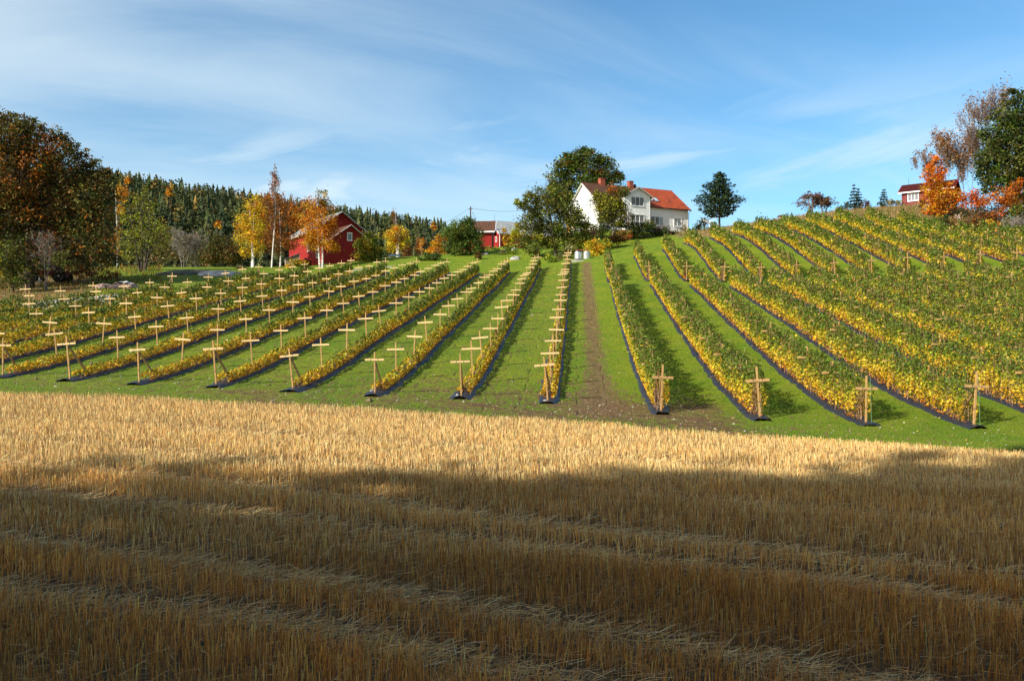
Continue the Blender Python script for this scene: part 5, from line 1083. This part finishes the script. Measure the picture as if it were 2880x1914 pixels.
def barn():
    zb = 12.4; B = empty('barn', (-30.3, 128.0, zb), R(35)); tag(B, 'dark red wooden barn with white bargeboards behind the birches', 'barn')
    gable_body(0, 9.0, 0, 5.2, 0, 3.3, 6.5, 'y').build('wall', M['red_boards'], B); gable_body(-.004, 10.3, 5.2, 16, .9, 5.8, 9.4, 'y').build('rear_wall', M['red_boards'], B)
    T = wtrans('f'); b = battens(T, .1, 9.0, .30, .0, lambda u: 3.25 + 3.2*(1-abs(u-4.5)/4.5) - .1, .06, .03); o = b.build('wall_batten', M['red_trim'], B); o['kind'] = 'stuff'
    r = MB(); a = .45; sl = 3.2/4.5
    courses(r, (-a,6,3.3-sl*a),(-a,-.6,3.3-sl*a),(4.5,-.6,6.52),(4.5,6,6.52), 10, .04); courses(r, (9+a,-.6,3.3-sl*a),(9+a,6,3.3-sl*a),(4.5,6,6.52),(4.5,-.6,6.52), 10, .04); r.build('roof', M['tiles_brown'], B)
    r = MB(); s2 = 3.6/5.15; courses(r, (-a,16.6,5.8-s2*a),(-a,4.5,5.8-s2*a),(5.15,4.5,9.42),(5.15,16.6,9.42), 12, .04); courses(r, (10.3+a,4.5,5.8-s2*a),(10.3+a,16.6,5.8-s2*a),(5.15,16.6,9.42),(5.15,4.5,9.42), 12, .04); r.build('rear_roof', M['grey_roof'], B)
    bb = MB(); bb.obox((-a,-.63,3.3-sl*a-.05),(4.52,-.63,6.47),.06,.34,up=(0,1,0)); bb.obox((9+a,-.63,3.3-sl*a-.05),(4.48,-.63,6.47),.06,.34,up=(0,1,0)); bb.build('bargeboard', M['trim_old'], B)
    bb = MB(); bb.obox((-a,4.46,5.8-s2*a-.05),(5.17,4.46,9.37),.06,.36,up=(0,1,0)); bb.obox((10.3+a,4.46,5.8-s2*a-.05),(5.13,4.46,9.37),.06,.36,up=(0,1,0)); bb.build('bargeboard', M['trim_old'], B)
    bb = MB(); bb.box(-a-.05,-a,4.5,16.6,5.8-s2*a-.2,5.8-s2*a+.02); bb.build('fascia', M['wood_grey'], B)
    window(B, 'f', 0, 4.15, 4.8, 4.05, 5.1, 1, curtain=(0,)); 
    window(B, 'g', 0, 6.2, 6.9, 2.6, 3.9, 1); window(B, 'g', 0, 2.2, 2.9, 1.2, 2.3, 1)
    m = MB(); m.box(0.3, 8.7, 1.4, 5.1, -2.4, -.01); m.build('undercroft_shade', M['dark'], B)  # near-black box stands for the shade in the open undercroft
    for (x0, x1, y) in ((.0, 1.05, .0), (6.1, 6.9, .05), (8.2, 8.9, 0.05)):
        m = MB(); n = len(m.v)
        for k in range(3): jx = rng.uniform(-.06,.06); m.box(x0+jx, x1+jx+.05*(2-k), y+.0, y+.9, -2.4+.8*k, -2.4+.8*(k+1)-.02)
        m.build('stone_pier', M['stone'], B)
    m = MB(); m.box(-.06, 9.06, -.04, .22, -.18, -.004); m.build('sill_beam', M['wood_brace'], B)
    for k in range(4): m = MB(); m.box(.02, .2, 1.6+1.1*k, 1.75+1.1*k, -1.8, -.01); m.build('post', M['wood_grey'], B)
barn()
def leanto():
    b = PW(674, 603, 132); base = empty('greenhouse', (b[0], 132, Hs(b[0], 132)), R(20)); tag(base, 'small pale lean-to greenhouse against the barn left wall', 'greenhouse')
    z1 = PW(674, 584, 132)[2] - base.location.z; z0 = PW(660, 597, 132)[2] - base.location.z
    m = MB(); m.add([(-1.1,0,0),(1.1,0,0),(1.1,0,z1),(-1.1,0,z0),(-1.1,2,0),(1.1,2,0),(1.1,2,z1),(-1.1,2,z0)], [(0,1,2,3),(4,7,6,5),(0,3,7,4),(1,5,6,2),(0,4,5,1)]); m.build('wall', simple('pale_boards', (.42,.30,.22), .7, var=.2), base)
    m = MB(); m.obox((-1.25,1,z0-.02),(1.2,1,z1+.12),2.3,.06); m.build('roof', M['grey_roof'], base)
    for k in range(4): m = MB(); x = -1.1+.73*k; m.box(x-.03, x+.03, -.03, -.003, 0, z0+(z1-z0)*(x+1.1)/2.2); m.build('frame_post', M['trim_old'], base)
leanto()
def sheds():
    A = empty('red_shed', (-3.3, 132.0, Hs(-3.3, 132)), R(-2)); zA = A.location.z; tag(A, 'small dark red shed with old brown tiled roof behind the apple tree', 'shed')
    e = 18.25-zA; r_ = 20.1-zA; gable_body(-5.0, 0, 0, 5, -.5, e, r_).build('wall', M['red_boards'], A)
    r = MB(); courses(r, (-5.4,-.5,e-.2),(.45,-.5,e-.2),(.45,2.5,r_+.03),(-5.4,2.5,r_+.03), 9); courses(r, (.45,5.5,e-.2),(-5.4,5.5,e-.2),(-5.4,2.5,r_+.03),(.45,2.5,r_+.03), 9); r.build('roof', M['tiles_brown'], A)
    m = MB(); m.box(-5.4,.45,-.56,-.5,e-.42,e-.18); m.obox((.48,-.5,e-.25),(.48,2.5,r_),.05,.2,up=(1,0,0)); m.build('bargeboard', M['trim'], A)
    m = MB(); m.box(-.02,.16,-.55,-.4,-.3,e-.2); m.build('porch_post', M['dark'], A)
    m = MB(); m.box(-2.6,-1.7,-.03,.0,.3,2.1); m.build('door', M['red_trim'], A)
    B = empty('red_shed', (-2.3, 148.0, Hs(-2.3, 148)), R(24)); zB = B.location.z; tag(B, 'bright red outbuilding with grey sheet roof behind the brown-roofed shed', 'shed')
    e = 20.0-zB; r_ = 22.6-zB; gable_body(0, 12, 0, 6.4, -.5, e, r_).build('wall', M['red_boards'], B)
    r = MB()
    for y0, y1, z0, z1 in ((-.4,3.2,e-.25,r_+.05),(6.8,3.2,e-.25,r_+.05)): r.add([(-.3,y0,z0),(12.3,y0,z0),(12.3,y1,z1),(-.3,y1,z1),(-.3,y0,z0+.07),(12.3,y0,z0+.07),(12.3,y1,z1+.07),(-.3,y1,z1+.07)], [(0,3,2,1),(4,5,6,7),(0,1,5,4),(1,2,6,5),(2,3,7,6),(3,0,4,7)])
    r.build('roof', M['grey_roof'], B)
    m = MB(); m.obox((-.33,-.4,e-.3),(-.33,3.22,r_),.05,.2,up=(1,0,0)); m.obox((-.33,6.8,e-.3),(-.33,3.18,r_),.05,.2,up=(1,0,0)); m.build('bargeboard', M['trim'], B)
    m = MB(); m.box(-.03,.07,-.04,.05,0,e-.2); m.tube([(-.05,-.12,e-.2),(-.05,-.12,0)], .05, 5); m.build('corner_board', M['trim'], B)
    window(B, 'g', 0, 1.3, 1.75, e-1.4, e-.7, 1, t=.08); window(B, 'g', 0, 3.2, 3.65, e-1.5, e-.8, 1, t=.08)
    m = MB(); m.tube([(.3,3.2,r_),(.3,3.2,r_+1.3)], .02, 4); m.build('lightning_rod', M['iron'], B)
sheds()
def cabin():
    zb = 21.85; C = empty('cabin', (63.6, 130.0, zb), R(-38.5)); tag(C, 'small weathered red cabin on the hilltop behind the orange maple', 'cabin')
    gable_body(0, 7.2, 0, 5, 0, 2.45, 3.85).build('wall', M['old_red_boards'], C); m = MB(); m.box(-.02,7.22,-.02,5.02,-1.6,-.004); m.build('foundation', M['stone'], C)
    b = battens(wtrans('f'), .1, 7.2, .26, .05, lambda u: 2.4, .05, .024); o = b.build('wall_batten', M['old_red_boards'], C); o['kind'] = 'stuff'
    r = MB(); courses(r, (-.45,-.45,2.2),(7.65,-.45,2.2),(7.65,2.5,3.87),(-.45,2.5,3.87), 7, .03); courses(r, (7.65,5.45,2.2),(-.45,5.45,2.2),(-.45,2.5,3.87),(7.65,2.5,3.87), 7, .03); r.build('roof', M['cabin_roof'], C)
    m = MB(); m.box(-.47,7.67,-.50,-.45,2.02,2.22); m.build('fascia', M['trim'], C)
    m = MB(); m.obox((7.68,-.45,2.12),(7.68,2.52,3.8),.05,.2,up=(1,0,0)); m.obox((7.68,5.45,2.12),(7.68,2.48,3.8),.05,.2,up=(1,0,0)); m.obox((-.48,-.45,2.12),(-.48,2.52,3.8),.05,.2,up=(1,0,0)); m.build('bargeboard', M['red_trim'], C)
    window(C, 'f', 0, .98, 2.45, .8, 1.85, 3, curtain=(0,1,2)); m = MB(); m.tube([(.5,2.5,3.85),(.5,2.5,4.9)], .02, 4); m.build('aerial', M['iron'], C)
cabin()

# ------------------------------------------------------------------ smaller things
def tanks():
    d = 104.0
    for xd, lab, r in ((1331.5, 'round steel tank on the left of the pair beside the track end', .47), (1351.5, 'right-hand round steel tank with a yellow hose over it', .47)):
        b = gpt(xd, d); b[2] = PW(xd, 598.5, d)[2]; h = PW(xd, 581, d)[2] - b[2]
        e = empty('steel_tank', b); tag(e, lab, 'tank', 'steel tanks at the track end')
        m = MB(); m.lathe([(.30,0),(r*.93,.05),(r,.14),(r,h-.10),(r*1.04,h-.09),(r*1.04,h-.03),(r*.93,h)], 24); m.build('body', M['steel'], e, smooth=False)
        m = MB(); m.lathe([(r*.9,h+.0),(r*.86,h+.06),(.12,h+.10)], 20); m.build('lid', M['steel'], e)
        m = MB()
        for k in range(4): a = math.pi/4 + k*math.pi/2; m.tube([(math.cos(a)*r*.8, math.sin(a)*r*.8, .06), (math.cos(a)*r*.85, math.sin(a)*r*.85, -.22)], .035, 5)
        m.build('feet', M['iron'], e)
    b = PW(1351.5, 598.5, d); m = MB(); h = PW(1351, 581, d)[2]
    m.tube([(b[0]-.25, d-.2, h+.12), (b[0]-.22, d-.50, h-.12), (b[0]-.05, d-.55, h-.5), (b[0]+.25, d-.56, b[2]+.12), (b[0]+.7, d-.5, b[2]+.05)], .022, 5); o = m.build('hose', simple('yellow_hose', (.62,.62,.18), .5)); tag(o, 'yellow hose hanging over the right steel tank', 'hose')
    m = MB(); c = gpt(1342, d-.0); zc = PW(1342, 599, d)[2]; m.box(-1.05, 1.05, -.55, .6, -.9, -.22); o = m.build('stone_block', M['concrete'], loc=(c[0], d+.0, zc)); tag(o, 'rough stone block under the two steel tanks', 'stone block')
    c2 = gpt(1334, d-2.4); V = MB(); 
    for k in range(1): V.box(-1.1, 1.15, -1.2, 1.2, -.1, .08)
    o = V.build('concrete_slab', M['concrete'], loc=(c2[0], d-2.2, Hs(c2[0], d-2.2)+.0)); o.rotation_euler = (math.atan((Hs(c2[0], d-1)-Hs(c2[0], d-3.4))/2.4), 0, 0); tag(o, 'pale concrete slab in the grass before the steel tanks', 'slab')
    f = empty('wooden_rack', (c[0], d+.9, zc-.2)); tag(f, 'brown timber rack standing behind the steel tanks', 'rack'); m = MB(); t = PW(1342, 573, d)[2]-zc+.2
    for sx in (-.75, .6): q = MB(); q.box(sx-.05, sx+.05, -.05, .05, 0, t+.05); q.build('post', M['wood_grey'], f)
    m.box(-.85, .75, -.09, -.052, t-.1, t+.02); m.build('beam', M['rust'], f); m = MB(); m.box(-.80,.7,-.09,-.052,t-.42,t-.36); m.build('beam', M['wood_grey'], f)
tanks()
def bench():
    d = 119; b = gpt(909, d); e = empty('garden_bench', b, R(3)); tag(e, 'pale blue table-bench on the lawn before the small golden birch', 'bench')
    zt = PW(909, 586, d)[2] - b[2]; zt = max(.45, min(zt, .8))
    m = MB(); m.box(-.88,.88,-.35,.35,zt-.05,zt); m.build('table_top', M['blue_paint'], e); m = MB(); m.box(-.85,.85,-.32,-.28,zt-.3,zt-.052); m.build('apron', M['blue_paint'], e)
    for sx in (-.75,.75):
        for sy in (-.28,.28): q = MB(); q.box(sx-.05,sx+.05,sy-.05 if sy>0 else sy+.002,sy+.05 if sy>0 else sy+.1,0,zt-.052); q.build('leg', M['blue_paint'], e)
    b = gpt(881, 117); m = MB(); m.tube([(0,0,-.1),(.02,0,1.05)], .05, 6); m.tube([(-.12,.02,0),(.0,0,.45)], .03, 5); o = m.build('white_post', M['trim_old'], loc=b); tag(o, 'short white post on the lawn right of the bushy green tree', 'post')
bench()
def dryer():
    d = 133; b = gpt(1634, d); e = empty('rotary_dryer', b); tag(e, 'white rotary clothes dryer standing left of the pine', 'clothes dryer'); h = PW(1634, 514, d)[2]-b[2]; h = max(1.5, min(h, 2.6))
    m = MB(); m.tube([(0,0,-.1),(0,0,h)], .035, 8); m.build('pole', M['trim'], e)
    A = []
    for k in range(4): a = math.pi/4*.6 + k*math.pi/2; q = (math.cos(a)*1.7, math.sin(a)*1.7, h+.28); A.append(q); m = MB(); m.tube([(0,0,h-.45), q], .025, 5); m.build('arm', M['trim'], e)
    m = MB()
    for f_ in (.5,.7,.98):
        for k in range(4): p, q = Vector(A[k])*f_, Vector(A[(k+1)%4])*f_; p.z = q.z = h-.45+.73*f_; m.tube([p, q], .008, 3)
    m.build('line', M['trim'], e)
dryer()
def power():
    d = 145; b = gpt(1084, d); t = PW(1084, 476, d)[2]; e = empty('utility_pole', b); tag(e, 'dark wooden utility pole rising behind the green apple tree', 'pole')
    m = MB(); m.tube([(0,0,-.3),(0,0,t-b[2])], [.16,.11], 8); m.build('pole', M['bark'], e); m = MB(); m.box(-.4,.4,-.14,-.1,t-b[2]-.5,t-b[2]-.4); m.build('crossarm', M['bark'], e)
    for (p, q, lab) in ((PW(1084,479,d), PW(1300,465,142), 'thin power line from the utility pole towards the white house'), (PW(1084,479,d), PW(930,540,210), 'thin power line running down left from the utility pole')):
        pts = [p+(q-p)*t_ - np.array([0,0,1.1*4*t_*(1-t_)]) for t_ in np.linspace(0,1,12)]; m = MB(); m.tube(pts, .022, 4); o = m.build('power_line', M['iron']); tag(o, lab, 'power line')
power()
def tractor():
    d = 85; b = gpt(125, d); e = empty('tractor', b, R(8)); tag(e, 'old red tractor half hidden under the big oak', 'tractor')
    red = simple('faded_red_paint', (.22,.02,.02), .5); tq = simple('dull_green_glass', (.06,.12,.11), .3)
    m = MB(); m.box(-2.2,-.1,-.35,.35,.75,1.35); m.box(-2.25,-2.15,-.3,.3,.8,1.3); m.build('hood', red, e)
    m = MB(); m.box(-.1,1.3,-.5,.5,.65,1.2); m.box(.2,1.6,-.85,-.45,1.05,1.15); m.box(.2,1.6,.45,.85,1.05,1.15); m.build('body', red, e)
    c = MB()
    for x in (-.05,1.25):
        for y in (-.6,.6): c.box(x-.04,x+.04,y-.04,y+.04,1.15,2.5)
    c.box(-.15,1.4,-.72,.72,2.5,2.6); c.build('cab_frame', red, e); c = MB(); c.box(-.0,1.2,-.615,-.6,1.3,2.45); c.build('cab_window', tq, e)
    c = MB(); c.tube([(-1.3,-.2,1.3),(-1.3,-.2,2.1)], .04, 6); c.build('exhaust', M['iron'], e)
    for (x, y, r, w) in ((-1.75,-.75,.48,.22),(-1.75,.75,.48,.22),(.85,-.95,.68,.34),(.85,.95,.68,.34)):
        m = MB(); m.lathe([(r*.62,-w/2),(r*.92,-w/2),(r,-w*.3),(r,w*.3),(r*.92,w/2),(r*.62,w/2)], 20, (x,y,r), 'y'); wh = m.build('wheel', M['tyre'], e); m = MB(); s = -1 if y < 0 else 1
        m.lathe([(.08,-w*.56),(r*.2,-w*.56),(r*.25,-w*.40),(r*.55,-w*.44),(r*.63,-w*.54),(r*.63,w*.54),(r*.2,w*.5)], 20, (x,y,r), 'y'); m.build('rim', M['hub'], wh)
tractor()
def rock(name, label, cx, cy, rx, ry, h, mat='lichen_rock', cat='rock', group=None, seed=1, n=22, sink=.35, rz=0):
    r = np.random.default_rng(seed); V = []; F = []; rings = 7
    f1, f2, f3 = r.uniform(0, 6, 3)
    for i in range(rings+1):
        t = i/rings; rad = math.sin(t*math.pi/2)**.9 if i else 0
        for k in range(n):
            a = 2*math.pi*k/n; wb = 1+.16*math.sin(2*a+f1)+.10*math.sin(5*a+f2)+r.normal(0,.03); x = cx+math.cos(a+rz)*rx*rad*wb; y = cy+math.sin(a+rz)*ry*rad*wb
            V.append((x, y, Hs(x, y) - sink*h*t**3 + h*(1-t**2.2)*(1+.22*math.sin(3*x/rx*1.7+f3)*math.cos(2.1*y/ry+f1)) + r.normal(0,.04)*h))
    for i in range(rings):
        for k in range(n): F.append((i*n+k, i*n+(k+1)%n, (i+1)*n+(k+1)%n, (i+1)*n+k))
    L = np.array([cx, cy, Hs(cx, cy)]); o = obj_np(name, np.array(V)-L, np.array(F), M[mat], None, None, False, loc=L); tag(o, label, cat, group); return o
def ground_at(xd, yd):
    """first ground point under a photo pixel"""
    tx, tv = D2T(xd, yd); u = (tx-1440)/FP; w = (957-tv)/FP; ys = np.arange(6, 160, .25); g = H(u*ys, ys); dlt = w*ys - g; k = np.where((dlt[:-1] > 0) & (dlt[1:] <= 0))[0]
    y = ys[k[0]] if len(k) else 100.; return u*y, y
x, y = ground_at(168, 700); rock('bare_rock', 'flat pale grey bedrock between the trellis posts on the far left', x, y, 3.6, 3.4, .38, seed=3)
x, y = ground_at(215, 692); rock('bare_rock', 'darker brown end of the bedrock right of the pale part', x+.6, y, 2.6, 2.6, .32, 'dark_rock' if False else 'lichen_rock', seed=5)
x, y = ground_at(505, 632); rock('bare_rock', 'long pale grey bedrock hump at the yard edge left of the birches', x, y, 2.3, 2.6, .4, seed=8)
x, y = ground_at(430, 629); rock('bare_rock', 'mossy dark hump of bedrock left of the pale one', x, y, 3.4, 2.8, .35, 'dark_moss', seed=9) if 'dark_moss' in M else None
M['pinkstone'] = simple('pink_stone', (.36,.25,.22), .9, var=.3, scale=3)
x, y = ground_at(240, 662); rock('boulder', 'low pinkish boulder left of the covered stone heap', x, y, .9, .6, .38, 'pinkstone', seed=11)
x, y = ground_at(283, 662); rock('stone_heap', 'brown stone heap left of the first far trellis crosses', x, y, 1.3, .9, .5, 'pinkstone', 'stone heap', seed=12)
M['tarp'] = simple('white_tarp', (.70,.70,.70), .5, var=.15)
L = np.array([x+.2, y, Hs(x, y)+.50]); nn = 12; V = []
for i in range(nn):
    for k in range(nn):
        a, b_ = i/(nn-1)*2-1, k/(nn-1)*2-1; V.append((a*.8, b_*.55, .16*math.exp(-(a*a*1.5+b_*b_*2)) + .05*math.sin(a*7+b_*3) - .12*(a*a)))
F = [(i*nn+k, (i+1)*nn+k, (i+1)*nn+k+1, i*nn+k+1) for i in range(nn-1) for k in range(nn-1)]
o = obj_np('tarpaulin', np.array(V), np.array(F), M['tarp'], None, None, True, loc=L); tag(o, 'crumpled white tarpaulin lying on the stone heap', 'tarpaulin')
for i, (xd, yd, s, lab) in enumerate(((1114.5,585.5,.42,'pair-left pale stepping stone on the garden slope'),(1121,585.5,.40,'pair-right pale stepping stone on the garden slope'),(1158,579.5,.45,'pale flat stone in the garden bed below the shed'),(1182,579,.5,'larger pale garden stone right of the flat one'),(1184,575,.42,'small pale garden stone above the larger one'),(1187,597,.7,'low grey rock in the brown patch of the lawn'))):
    x, y = ground_at(xd, yd); rock('garden_stone', lab, x, y, s, s*.8, s*.65 if i < 5 else .4, 'palestone' if False else 'stone', 'stone', 'pale garden stones' if i < 5 else None, seed=20+i, n=10)
for i, (xd, yd) in enumerate(((1513,940),(1522,940),(1516,943),(1053,913),(857,903),(1256,926))):
    x, y = ground_at(xd, yd); rock('end_stone', ('white stone weighing down the mulch end, '+('left','right','front')[i]+' of three, by the track') if i < 3 else 'pale stone weighing down the mulch end at '+('the second row left of the dirt track','the third row left of the dirt track','the row left of the dirt track')[i-3], x, y, .10, .09, .11, 'stone', 'stone', 'stones on the mulch ends', seed=40+i, n=8, sink=.1)
def path(name, pts, w, mat, label=None):
    P = [np.array(ground_at(*p)) for p in pts]; V = []; F = []
    Q = []
    for a, b in zip(P[:-1], P[1:]):
        for t in np.linspace(0, 1, 12)[:-1]: Q.append(a+(b-a)*t)
    for i, q in enumerate(Q):
        dd = Q[min(i+1,len(Q)-1)]-Q[max(0,i-1)]; dd = dd/max(np.linalg.norm(dd),1e-6); nn_ = np.array([-dd[1], dd[0]])
        for s in (-1,-.3,.3,1): p = q+nn_*s*w/2*(1+.15*math.sin(i*.9)); V.append((p[0], p[1], Hs(p[0],p[1])+.03))
    F = [(i*4+k, (i+1)*4+k, (i+1)*4+k+1, i*4+k+1) for i in range(len(Q)-1) for k in range(3)]
    o = obj_np(name, np.array(V), np.array(F), mat); tag(o, kind='structure')
M['gravel'] = simple('gravel', (.46,.45,.41), .9, var=.25, scale=8)
path('gravel_path', [(775,627),(820,622),(868,617),(905,613)], 1.0, M['gravel'])
# green strings at two right-hand end posts
for j in (11, 12):
    y = near_y(j); x = row_xy(AR[j], y); z = Hs(x, y); m = MB(); m.tube([(x+.13, y-.06, z+1.75), (x+.14, y-.14, z+.02)], .006, 4); o = m.build('string', simple('green_string', (.15,.35,.20), .6)); tag(o, f'thin green string hanging from the front post of {row_name(j)}', 'string')
# a yellow leaf in the stubble
# ------------------------------------------------------------------ end
